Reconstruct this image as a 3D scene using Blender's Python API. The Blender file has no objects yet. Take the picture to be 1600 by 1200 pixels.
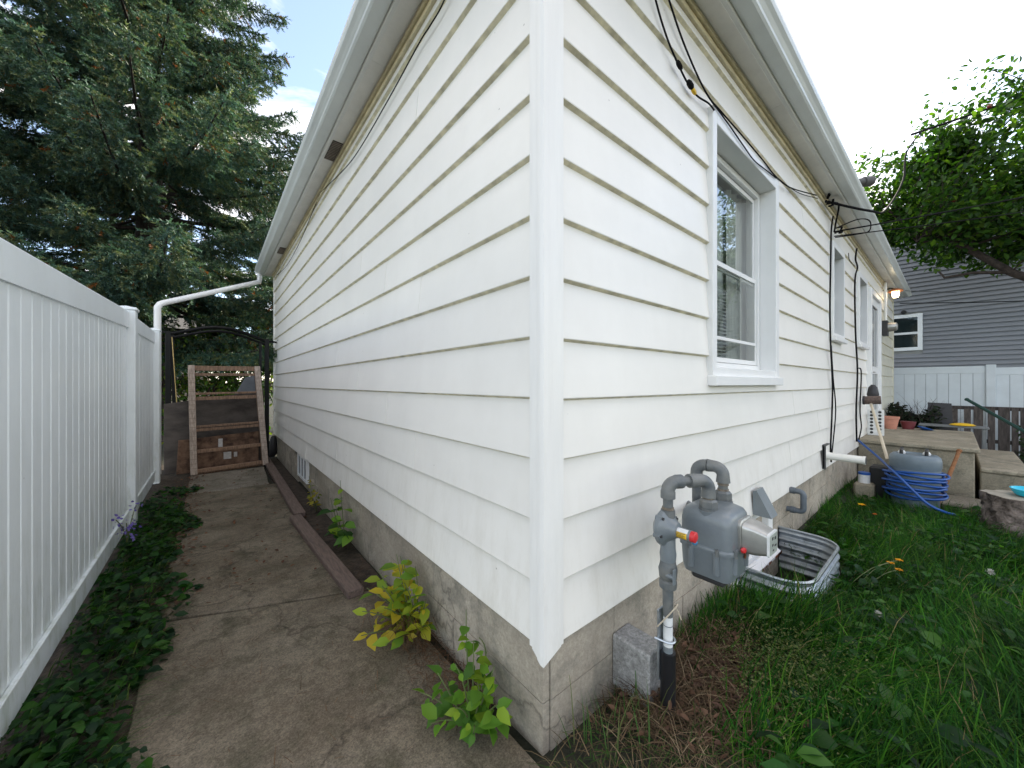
import bpy, bmesh, math, random
import numpy as np
from mathutils import Vector, Matrix

random.seed(7)
RNG = np.random.default_rng(11)
SC = bpy.context.scene
COL = SC.collection

# ------------------------------------------------------------------ camera, sky, sun, exposure
CAM_H = 1.25
CAM = (-0.851, -0.867)
cam_d = bpy.data.cameras.new('camera')
cam_d.sensor_width = 36.0
cam_d.lens = 12.80
cam_d.clip_start = 0.02
cam_d.clip_end = 2000.0
cam = bpy.data.objects.new('camera', cam_d)
cam.location = (CAM[0], CAM[1], CAM_H)
cam.rotation_euler = (math.pi / 2, 0, -math.radians(39.49))
COL.objects.link(cam)
SC.camera = cam

SUN_AZ = math.atan2(0.97, 0.24)
SUN_EL = math.radians(33)
world = bpy.data.worlds.new('World')
SC.world = world
world.use_nodes = True
wn, wl = world.node_tree.nodes, world.node_tree.links
wn.clear()
w_out = wn.new('ShaderNodeOutputWorld')
w_bg = wn.new('ShaderNodeBackground')
w_bg.inputs['Strength'].default_value = 0.15
w_sky = wn.new('ShaderNodeTexSky')
w_sky.sky_type = 'NISHITA'
w_sky.sun_disc = False
w_sky.sun_elevation = SUN_EL
w_sky.sun_rotation = SUN_AZ
w_sky.dust_density = 0.6
w_sky.altitude = 670
w_tc = wn.new('ShaderNodeTexCoord')
w_sep = wn.new('ShaderNodeSeparateXYZ')
wl.new(w_tc.outputs['Generated'], w_sep.inputs[0])
w_z = wn.new('ShaderNodeMath'); w_z.operation = 'MAXIMUM'; w_z.inputs[1].default_value = 0.0
wl.new(w_sep.outputs['Z'], w_z.inputs[0])
w_za = wn.new('ShaderNodeMath'); w_za.operation = 'ADD'; w_za.inputs[1].default_value = 0.25
wl.new(w_z.outputs[0], w_za.inputs[0])
w_dx = wn.new('ShaderNodeMath'); w_dx.operation = 'DIVIDE'
w_dy = wn.new('ShaderNodeMath'); w_dy.operation = 'DIVIDE'
wl.new(w_sep.outputs['X'], w_dx.inputs[0]); wl.new(w_za.outputs[0], w_dx.inputs[1])
wl.new(w_sep.outputs['Y'], w_dy.inputs[0]); wl.new(w_za.outputs[0], w_dy.inputs[1])
w_cmb = wn.new('ShaderNodeCombineXYZ')
wl.new(w_dx.outputs[0], w_cmb.inputs[0]); wl.new(w_dy.outputs[0], w_cmb.inputs[1])
w_noise = wn.new('ShaderNodeTexNoise')
w_noise.inputs['Scale'].default_value = 1.35
w_noise.inputs['Detail'].default_value = 7
w_noise.inputs['Roughness'].default_value = 0.56
w_noise.inputs['Distortion'].default_value = 0.5
w_map = wn.new('ShaderNodeMapping')
w_map.inputs['Location'].default_value = (3.4, 4.6, 0.0)
w_map.inputs['Rotation'].default_value = (0, 0, 0.5)
w_map.inputs['Scale'].default_value = (1.0, 2.0, 1.0)
wl.new(w_cmb.outputs[0], w_map.inputs['Vector'])
wl.new(w_map.outputs[0], w_noise.inputs['Vector'])
w_ramp = wn.new('ShaderNodeValToRGB')
w_ramp.color_ramp.elements[0].position = 0.45
w_ramp.color_ramp.elements[0].color = (0.05, 0.05, 0.05, 1)
w_ramp.color_ramp.elements[1].position = 0.66
w_ramp.color_ramp.elements[1].color = (0.95, 0.95, 0.95, 1)
wl.new(w_noise.outputs[0], w_ramp.inputs[0])
w_mix = wn.new('ShaderNodeMix'); w_mix.data_type = 'RGBA'
wl.new(w_ramp.outputs[0], w_mix.inputs[0])
wl.new(w_sky.outputs[0], w_mix.inputs[6])
w_mix.inputs[7].default_value = (9.0, 8.0, 6.8, 1)
wl.new(w_mix.outputs[2], w_bg.inputs['Color'])
wl.new(w_bg.outputs[0], w_out.inputs[0])

sun_d = bpy.data.lights.new('sun', 'SUN')
sun_d.energy = 4.2
sun_d.angle = math.radians(1.2)
sun_d.color = (1.0, 0.90, 0.74)
sun = bpy.data.objects.new('sun', sun_d)
sdir = Vector((math.sin(SUN_AZ) * math.cos(SUN_EL), math.cos(SUN_AZ) * math.cos(SUN_EL), math.sin(SUN_EL)))
sun.rotation_euler = (-sdir).to_track_quat('-Z', 'Y').to_euler()
sun.location = (20, 20, 30)
COL.objects.link(sun)

SC.view_settings.view_transform = 'Standard'
SC.view_settings.look = 'None'
SC.view_settings.gamma = 1
SC.view_settings.use_curve_mapping = False
SC.view_settings.exposure = 1.42
SC.render.engine = 'CYCLES'
SC.cycles.use_denoising = True
SC.cycles.max_bounces = 7
SC.cycles.transparent_max_bounces = 12

# ------------------------------------------------------------------ materials
def _nt(name):
    m = bpy.data.materials.new(name)
    m.use_nodes = True
    n, l = m.node_tree.nodes, m.node_tree.links
    p = n['Principled BSDF']
    return m, n, l, p


def c4(c, k=1.0):
    return (min(c[0] * k, 1), min(c[1] * k, 1), min(c[2] * k, 1), 1)


def mat(name, col, rough=0.6, metal=0.0, var=0.12, vs=6.0, col2=None, bump=0.0, bs=60.0, rnd=0.0, lo=0.35, hi=0.65,
        stretch=None, spec=0.5, emit=None, estr=0.0, detail=6):
    m, n, l, p = _nt(name)
    p.inputs['Roughness'].default_value = rough
    p.inputs['Metallic'].default_value = metal
    p.inputs['Specular IOR Level'].default_value = spec
    geo = n.new('ShaderNodeNewGeometry')
    vec = geo.outputs['Position']
    if stretch:
        mp = n.new('ShaderNodeMapping')
        mp.inputs['Scale'].default_value = stretch
        l.new(vec, mp.inputs['Vector']); vec = mp.outputs[0]
    nz = n.new('ShaderNodeTexNoise')
    nz.inputs['Scale'].default_value = vs; nz.inputs['Detail'].default_value = detail
    nz.inputs['Roughness'].default_value = 0.62
    l.new(vec, nz.inputs['Vector'])
    rp = n.new('ShaderNodeValToRGB')
    rp.color_ramp.elements[0].position = lo; rp.color_ramp.elements[1].position = hi
    rp.color_ramp.elements[0].color = c4(col, 1 - var)
    rp.color_ramp.elements[1].color = c4(col2 if col2 else col, 1 + (0 if col2 else var))
    l.new(nz.outputs[0], rp.inputs[0])
    out = rp.outputs[0]
    if rnd:
        oi = n.new('ShaderNodeObjectInfo')
        mr = n.new('ShaderNodeMapRange'); mr.inputs[3].default_value = 1 - rnd; mr.inputs[4].default_value = 1 + rnd
        l.new(oi.outputs['Random'], mr.inputs[0])
        hs = n.new('ShaderNodeHueSaturation')
        l.new(mr.outputs[0], hs.inputs['Value']); l.new(out, hs.inputs['Color']); out = hs.outputs[0]
    l.new(out, p.inputs['Base Color'])
    if bump:
        nb = n.new('ShaderNodeTexNoise'); nb.inputs['Scale'].default_value = bs; nb.inputs['Detail'].default_value = 5
        l.new(vec, nb.inputs['Vector'])
        b = n.new('ShaderNodeBump'); b.inputs['Strength'].default_value = bump; b.inputs['Distance'].default_value = 0.02
        l.new(nb.outputs[0], b.inputs['Height']); l.new(b.outputs[0], p.inputs['Normal'])
    if emit:
        p.inputs['Emission Color'].default_value = c4(emit); p.inputs['Emission Strength'].default_value = estr
    return m


def leafmat(name, trans=0.35, rough=0.5, tint=(1.25, 1.35, 0.6), spec=0.25):
    m, n, l, p = _nt(name)
    at = n.new('ShaderNodeAttribute'); at.attribute_name = 'Col'
    p.inputs['Roughness'].default_value = rough
    p.inputs['Specular IOR Level'].default_value = spec
    l.new(at.outputs['Color'], p.inputs['Base Color'])
    tr = n.new('ShaderNodeBsdfTranslucent')
    mx = n.new('ShaderNodeMix'); mx.data_type = 'RGBA'; mx.blend_type = 'MULTIPLY'; mx.inputs[0].default_value = 1
    l.new(at.outputs['Color'], mx.inputs[6]); mx.inputs[7].default_value = (*tint, 1)
    l.new(mx.outputs[2], tr.inputs['Color'])
    ms = n.new('ShaderNodeMixShader'); ms.inputs[0].default_value = trans
    l.new(p.outputs[0], ms.inputs[1]); l.new(tr.outputs[0], ms.inputs[2])
    l.new(ms.outputs[0], n['Material Output'].inputs[0])
    return m


def glassmat(name, tint=(0.8, 0.9, 0.88), base=0.10):
    m, n, l, p = _nt(name)
    n.remove(p)
    t = n.new('ShaderNodeBsdfTransparent'); t.inputs[0].default_value = (*tint, 1)
    g = n.new('ShaderNodeBsdfGlossy'); g.inputs['Roughness'].default_value = 0.015
    fr = n.new('ShaderNodeFresnel'); fr.inputs[0].default_value = 1.55
    ad = n.new('ShaderNodeMath'); ad.operation = 'MULTIPLY_ADD'; ad.inputs[1].default_value = 1.3; ad.inputs[2].default_value = base
    ad.use_clamp = True
    l.new(fr.outputs[0], ad.inputs[0])
    ms = n.new('ShaderNodeMixShader')
    l.new(ad.outputs[0], ms.inputs[0]); l.new(t.outputs[0], ms.inputs[1]); l.new(g.outputs[0], ms.inputs[2])
    l.new(ms.outputs[0], n['Material Output'].inputs[0])
    return m


def concrete(name, c1, c2, c3, crack=0.0, fine=90, grit=1.0):
    """weathered concrete: broad stains, mid blotches, grit"""
    m, n, l, p = _nt(name)
    p.inputs['Roughness'].default_value = 0.9
    p.inputs['Specular IOR Level'].default_value = 0.25
    geo = n.new('ShaderNodeNewGeometry'); vec = geo.outputs['Position']
    def noise(s, d=6, r=0.6):
        z = n.new('ShaderNodeTexNoise'); z.inputs['Scale'].default_value = s; z.inputs['Detail'].default_value = d
        z.inputs['Roughness'].default_value = r; l.new(vec, z.inputs['Vector']); return z.outputs[0]
    def ramp(f, a, b, pa=0.4, pb=0.62):
        r = n.new('ShaderNodeValToRGB'); r.color_ramp.elements[0].position = pa; r.color_ramp.elements[1].position = pb
        r.color_ramp.elements[0].color = c4(a); r.color_ramp.elements[1].color = c4(b); l.new(f, r.inputs[0]); return r.outputs[0]
    def mix(f, a, b, bt='MIX'):
        x = n.new('ShaderNodeMix'); x.data_type = 'RGBA'; x.blend_type = bt
        if isinstance(f, float): x.inputs[0].default_value = f
        else: l.new(f, x.inputs[0])
        l.new(a, x.inputs[6]); l.new(b, x.inputs[7]); return x.outputs[2]
    a = ramp(noise(2.2), c1, c2)
    f = ramp(noise(5.5, 8, 0.7), (0, 0, 0), (1, 1, 1), 0.48, 0.66)
    c3n = n.new('ShaderNodeRGB'); c3n.outputs[0].default_value = c4(c3)
    o = mix(f, a, c3n.outputs[0])
    ga, gb = 1 - .58 * grit, 1 + .4 * grit
    g = ramp(noise(fine, 4, 0.8), (ga, ga, ga), (gb, gb, gb), 0.32, 0.68)
    o = mix(1.0, o, g, 'MULTIPLY')
    ga, gb = 1 - .3 * grit, 1 + .18 * grit
    g2 = ramp(noise(28, 6, 0.75), (ga, ga, ga), (gb, gb, gb), 0.35, 0.65)
    o = mix(1.0, o, g2, 'MULTIPLY')
    if crack:
        v = n.new('ShaderNodeTexVoronoi'); v.feature = 'DISTANCE_TO_EDGE'; v.inputs['Scale'].default_value = 0.55
        nn = n.new('ShaderNodeTexNoise'); nn.inputs['Scale'].default_value = 3.0; nn.inputs['Detail'].default_value = 8
        l.new(vec, nn.inputs['Vector'])
        ma = n.new('ShaderNodeVectorMath'); ma.operation = 'SCALE'; ma.inputs['Scale'].default_value = 0.7
        l.new(nn.outputs['Color'], ma.inputs[0])
        mb = n.new('ShaderNodeVectorMath'); l.new(vec, mb.inputs[0]); l.new(ma.outputs[0], mb.inputs[1])
        l.new(mb.outputs[0], v.inputs['Vector'])
        k = ramp(v.outputs['Distance'], (crack, crack, crack), (1, 1, 1), 0.0, 0.006)
        o = mix(1.0, o, k, 'MULTIPLY')
    l.new(o, p.inputs['Base Color'])
    b = n.new('ShaderNodeBump'); b.inputs['Strength'].default_value = 0.5; b.inputs['Distance'].default_value = 0.012
    l.new(noise(fine * 0.7, 6, 0.75), b.inputs['Height']); l.new(b.outputs[0], p.inputs['Normal'])
    return m


def weather(m, zlow=0.0, zhigh=0.6, grime=(0.30, 0.27, 0.20), amount=0.5, specks=0.6, wave=0.0, wscale=(0.5, 0.5, 3.0)):
    """splash grime near the foot, sparse dark specks and scuffs, sheet waviness - all wear of the surface itself"""
    n, l = m.node_tree.nodes, m.node_tree.links
    p = n['Principled BSDF']
    src = p.inputs['Base Color'].links[0].from_socket
    geo = n.new('ShaderNodeNewGeometry'); pos = geo.outputs['Position']
    sep = n.new('ShaderNodeSeparateXYZ'); l.new(pos, sep.inputs[0])
    mr = n.new('ShaderNodeMapRange'); mr.inputs[1].default_value = zlow; mr.inputs[2].default_value = zhigh
    mr.inputs[3].default_value = 1.0; mr.inputs[4].default_value = 0.12
    l.new(sep.outputs['Z'], mr.inputs[0])
    nz = n.new('ShaderNodeTexNoise'); nz.inputs['Scale'].default_value = 7.0; nz.inputs['Detail'].default_value = 9; nz.inputs['Roughness'].default_value = 0.72
    mp = n.new('ShaderNodeMapping'); mp.inputs['Scale'].default_value = (1.6, 1.6, 0.5); l.new(pos, mp.inputs['Vector']); l.new(mp.outputs[0], nz.inputs['Vector'])
    rp = n.new('ShaderNodeMapRange'); rp.inputs[1].default_value = 0.46; rp.inputs[2].default_value = 0.78; l.new(nz.outputs[0], rp.inputs[0])
    mu = n.new('ShaderNodeMath'); mu.operation = 'MULTIPLY'; l.new(mr.outputs[0], mu.inputs[0]); l.new(rp.outputs[0], mu.inputs[1])
    mu2 = n.new('ShaderNodeMath'); mu2.operation = 'MULTIPLY'; mu2.inputs[1].default_value = amount; l.new(mu.outputs[0], mu2.inputs[0])
    mx = n.new('ShaderNodeMix'); mx.data_type = 'RGBA'; l.new(mu2.outputs[0], mx.inputs[0]); l.new(src, mx.inputs[6]); mx.inputs[7].default_value = c4(grime)
    out = mx.outputs[2]
    if specks:
        v = n.new('ShaderNodeTexVoronoi'); v.inputs['Scale'].default_value = 7.5; l.new(pos, v.inputs['Vector'])
        sp = n.new('ShaderNodeMapRange'); sp.inputs[1].default_value = 0.018; sp.inputs[2].default_value = 0.034; sp.inputs[3].default_value = 1.0; sp.inputs[4].default_value = 0.0
        l.new(v.outputs['Distance'], sp.inputs[0])
        m3 = n.new('ShaderNodeMath'); m3.operation = 'MULTIPLY'; m3.inputs[1].default_value = specks; l.new(sp.outputs[0], m3.inputs[0])
        mx2 = n.new('ShaderNodeMix'); mx2.data_type = 'RGBA'; l.new(m3.outputs[0], mx2.inputs[0]); l.new(out, mx2.inputs[6]); mx2.inputs[7].default_value = (0.12, 0.10, 0.07, 1)
        out = mx2.outputs[2]
    l.new(out, p.inputs['Base Color'])
    if wave:
        nw = n.new('ShaderNodeTexNoise'); nw.inputs['Scale'].default_value = 2.2; nw.inputs['Detail'].default_value = 3
        mw = n.new('ShaderNodeMapping'); mw.inputs['Scale'].default_value = wscale; l.new(pos, mw.inputs['Vector']); l.new(mw.outputs[0], nw.inputs['Vector'])
        b = n.new('ShaderNodeBump'); b.inputs['Strength'].default_value = wave; b.inputs['Distance'].default_value = 0.02
        l.new(nw.outputs[0], b.inputs['Height']); l.new(b.outputs[0], p.inputs['Normal'])
    return m


M = {}
M['siding'] = weather(mat('siding_paint', (0.83, 0.81, 0.755), 0.40, var=0.03, vs=1.6, rnd=0.02), 0.35, 0.95, (0.42, 0.37, 0.26), 0.36, 0.55, 0.22, (0.5, 0.5, 2.0))
M['siding_lip'] = mat('siding_dirt_shade_lip', (0.78, 0.72, 0.53), 0.7, var=0.25, vs=14, rnd=0.05)  # lip tan: dirt plus painted-in shade and warm bounce under each lap
M['siding_old'] = mat('siding_yellowed', (0.62, 0.60, 0.49), 0.5, var=0.08, vs=3, bump=0.05, bs=2)
M['white_metal'] = mat('white_trim', (0.78, 0.785, 0.77), 0.38, var=0.03, vs=3, bump=0.03, bs=3)
M['corner'] = weather(mat('corner_trim', (0.84, 0.83, 0.79), 0.36, var=0.03, vs=5, stretch=(6, 6, 0.6)), 0.3, 0.9, (0.42, 0.38, 0.28), 0.35, 0.5)
M['cream'] = mat('cream_trim', (0.68, 0.60, 0.40), 0.6, var=0.15, vs=9)
M['soffit'] = mat('soffit_paint', (0.72, 0.70, 0.65), 0.6, var=0.08, vs=4)
M['gutter'] = mat('gutter_paint', (0.68, 0.71, 0.68), 0.32, var=0.06, vs=2.5, stretch=(1, 1, 3))
M['fascia'] = mat('fascia_paint', (0.68, 0.68, 0.64), 0.45, var=0.06, vs=4)
M['roof'] = mat('asphalt_shingle', (0.09, 0.085, 0.08), 0.95, var=0.3, vs=30, bump=0.4)
M['vent'] = mat('vent_metal', (0.22, 0.18, 0.14), 0.6, var=0.2, vs=20)
M['vent_dark'] = mat('vent_dark', (0.03, 0.026, 0.022), 0.9)
M['vinyl'] = weather(mat('vinyl_white', (0.80, 0.845, 0.86), 0.34, var=0.03, vs=2.0, rnd=0.035), 0.05, 0.75, (0.27, 0.31, 0.19), 0.85, 0.4, 0.25, (1.0, 1.0, 0.4))
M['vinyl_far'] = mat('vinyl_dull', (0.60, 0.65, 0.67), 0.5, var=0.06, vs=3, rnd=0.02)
M['found'] = concrete('foundation_concrete', (0.42, 0.37, 0.295), (0.54, 0.48, 0.39), (0.30, 0.28, 0.23), crack=0.55, fine=80, grit=.55)
M['path'] = concrete('path_concrete', (0.225, 0.182, 0.128), (0.33, 0.278, 0.205), (0.145, 0.13, 0.085), crack=0.55, fine=150, grit=1.15)
M['path_light'] = concrete('path_concrete_pale', (0.27, 0.24, 0.185), (0.37, 0.33, 0.27), (0.18, 0.17, 0.125), fine=120)
M['step'] = concrete('step_concrete', (0.34, 0.30, 0.22), (0.46, 0.41, 0.31), (0.25, 0.23, 0.17), crack=.7, fine=60, grit=.6)
M['block'] = concrete('pier_concrete', (0.42, 0.42, 0.41), (0.52, 0.52, 0.50), (0.34, 0.33, 0.31), fine=80)
M['soil'] = mat('soil', (0.045, 0.033, 0.022), 0.95, var=0.5, vs=20, bump=0.8, bs=50)
M['ground'] = mat('ground_turf', (0.014, 0.022, 0.008), 0.95, var=0.5, vs=9, col2=(0.028, 0.026, 0.014), bump=0.6, bs=40)
M['timber'] = mat('weathered_timber', (0.13, 0.092, 0.075), 0.8, var=0.3, vs=10, stretch=(9, 1.0, 9), bump=0.3, bs=22)
M['ladder'] = mat('ladder_wood', (0.22, 0.135, 0.085), 0.75, var=0.35, vs=10, stretch=(6, 6, 1.2), bump=0.2, bs=30, rnd=0.15)
M['ladder_rail'] = mat('ladder_rail_wood', (0.40, 0.32, 0.26), 0.75, var=0.3, vs=9, stretch=(8, 8, 1.0), bump=0.2, bs=30)
M['ladder_mark'] = mat('ladder_marks', (0.22, 0.17, 0.14), 0.8)
M['ply'] = mat('grey_plywood', (0.055, 0.043, 0.035), 0.8, var=0.3, vs=5, col2=(0.085, 0.07, 0.058), stretch=(1, 1, 2), bump=0.1, bs=30)
M['osb'] = mat('stained_board', (0.10, 0.05, 0.03), 0.85, var=0.5, vs=9, col2=(0.22, 0.13, 0.08), bump=0.2, bs=40)
M['greyboard'] = mat('grey_board', (0.16, 0.17, 0.18), 0.7, var=0.15)
M['label_white'] = mat('paper_label', (0.5, 0.48, 0.46), 0.7, var=0.2, vs=30)
M['black_iron'] = mat('black_iron', (0.004, 0.0045, 0.005), 0.4, var=0.2, vs=10, spec=0.22)
M['brass'] = mat('brass_rod', (0.5, 0.36, 0.15), 0.4, metal=0.6)
M['meter_grey'] = mat('meter_paint', (0.165, 0.188, 0.20), 0.30, var=0.10, vs=8, bump=0.05, bs=120)
M['pipe_grey'] = mat('pipe_paint', (0.12, 0.138, 0.148), 0.45, var=0.22, vs=18, col2=(0.16, 0.165, 0.155), bump=0.1, bs=80)
M['bolt_dark'] = mat('dark_bolt', (0.03, 0.03, 0.032), 0.5)
M['alu'] = mat('cast_aluminium', (0.42, 0.42, 0.40), 0.38, metal=0.75, var=0.15, vs=14)
M['index_face'] = mat('index_face', (0.34, 0.37, 0.33), 0.4, var=0.12, vs=30)
M['clear'] = glassmat('clear_plastic', (0.72, 0.74, 0.72), 0.16)
M['red'] = mat('red_plastic', (0.62, 0.03, 0.035), 0.4, var=0.1)
M['bluecap'] = mat('blue_tag', (0.06, 0.22, 0.40), 0.4)
M['yellow'] = mat('yellow_sticker', (0.78, 0.48, 0.02), 0.5, var=0.1, vs=40)
M['print'] = mat('sticker_print', (0.03, 0.03, 0.03), 0.6)
M['white_paint'] = mat('white_sleeve', (0.68, 0.69, 0.68), 0.5, var=0.12, vs=20)
M['rust'] = mat('rust', (0.16, 0.055, 0.018), 0.9, var=0.4, vs=40)
M['black_plastic'] = mat('black_plastic', (0.012, 0.012, 0.014), 0.35)
M['galv'] = mat('galvanised', (0.44, 0.48, 0.51), 0.36, metal=0.8, var=0.18, vs=16, rnd=0.0)
M['gasket'] = mat('dark_flange', (0.03, 0.03, 0.032), 0.6)
M['pvc'] = mat('white_pvc', (0.78, 0.77, 0.72), 0.35, var=0.04)
M['grey_pvc'] = mat('grey_pvc', (0.10, 0.12, 0.14), 0.45, var=0.12)
M['cable'] = mat('black_cable', (0.013, 0.013, 0.014), 0.9, spec=0.05)
M['cable_grey'] = mat('grey_cable', (0.07, 0.07, 0.068), 0.6)
M['glass'] = glassmat('window_glass', (0.90, 0.95, 0.93), 0.10)
M['dark_glass'] = mat('dark_glass', (0.015, 0.025, 0.026), 0.06, spec=0.7)
M['curtain'] = mat('curtain', (0.82, 0.82, 0.78), 0.9, var=0.12, vs=4, stretch=(18, 1, 1))
M['room'] = mat('room_dark', (0.30, 0.31, 0.30), 0.9)
M['sheer'] = mat('net_curtain', (0.80, 0.83, 0.80), 0.9, var=0.2, vs=3, stretch=(14, 1, 1))
M['blind'] = mat('blind', (0.62, 0.64, 0.62), 0.6)
M['neigh'] = mat('grey_vinyl', (0.215, 0.23, 0.25), 0.55, var=0.05, vs=1.2)
M['barrel'] = mat('barrel_plastic', (0.13, 0.17, 0.20), 0.45, var=0.12, vs=6)
M['hose'] = mat('blue_hose', (0.010, 0.075, 0.30), 0.35, var=0.1)
M['terracotta'] = mat('terracotta', (0.50, 0.22, 0.15), 0.8, var=0.12, vs=15)
M['bark'] = mat('stump_bark', (0.10, 0.075, 0.058), 0.95, var=0.55, vs=16, col2=(0.27, 0.22, 0.19), bump=1.0, bs=34)
M['cutwood'] = mat('cut_wood', (0.34, 0.31, 0.25), 0.85, var=0.2, vs=12)
M['turq'] = mat('turquoise_plastic', (0.01, 0.46, 0.62), 0.35, var=0.05)
M['pallet'] = mat('old_fence_wood', (0.075, 0.062, 0.055), 0.9, var=0.45, vs=8, stretch=(6, 6, 0.8), bump=0.3, bs=30, rnd=0.3)
M['green_metal'] = mat('green_metal', (0.008, 0.05, 0.04), 0.4)
M['benchgrey'] = mat('grey_bench', (0.17, 0.18, 0.18), 0.6, var=0.15)
M['black_panel'] = mat('black_panel', (0.025, 0.024, 0.027), 0.5, var=0.2)
M['brush'] = mat('brush_brown', (0.12, 0.085, 0.07), 0.9, var=0.3, vs=40)
M['handle'] = mat('pale_handle', (0.55, 0.48, 0.36), 0.6, var=0.1)
M['rusty_wood'] = mat('rusty_stick', (0.20, 0.085, 0.03), 0.8, var=0.3, vs=14)
M['copper'] = mat('copper', (0.42, 0.15, 0.05), 0.4, metal=0.6)
M['lampglass'] = mat('lit_lamp', (0.9, 0.8, 0.6), 0.4, emit=(1.0, 0.82, 0.52), estr=7.0)
M['spruce_bark'] = mat('spruce_bark', (0.032, 0.025, 0.021), 0.95, var=0.5, vs=12, stretch=(4, 4, 1), bump=0.8, bs=20)
M['apple_bark'] = mat('apple_bark', (0.045, 0.034, 0.028), 0.95, var=0.4, vs=14, bump=0.6, bs=30)
M['stem_green'] = mat('green_stem', (0.10, 0.13, 0.04), 0.6)
M['stem_brown'] = mat('brown_stem', (0.13, 0.075, 0.04), 0.8)
M['needle'] = leafmat('spruce_needles', 0.22, 0.55, (1.2, 1.3, 0.7))
M['leaf'] = leafmat('leaf', 0.48, 0.42, (1.3, 1.5, 0.5))
M['grass'] = leafmat('grass_blade', 0.28, 0.65, (1.2, 1.4, 0.4), 0.12)
M['litter'] = leafmat('dry_litter', 0.1, 0.9, (1, 1, 1))
M['petal'] = leafmat('petal', 0.3, 0.5, (1.1, 1.0, 1.0))

# ------------------------------------------------------------------ mesh helpers
ORG = {}


def link(o, parent=None):
    COL.objects.link(o)
    if parent is not None:
        o.parent = parent
    return o


def tag(o, label=None, cat=None, group=None, kind=None):
    if label: o['label'] = label
    if cat: o['category'] = cat
    if group: o['group'] = group
    if kind: o['kind'] = kind
    return o


def empty(name, loc, label, cat, group=None):
    o = bpy.data.objects.new(name, None)
    o.empty_display_size = 0.1
    o.location = loc
    link(o)
    ORG[o.name] = Vector(loc)
    return tag(o, label, cat, group)


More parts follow.
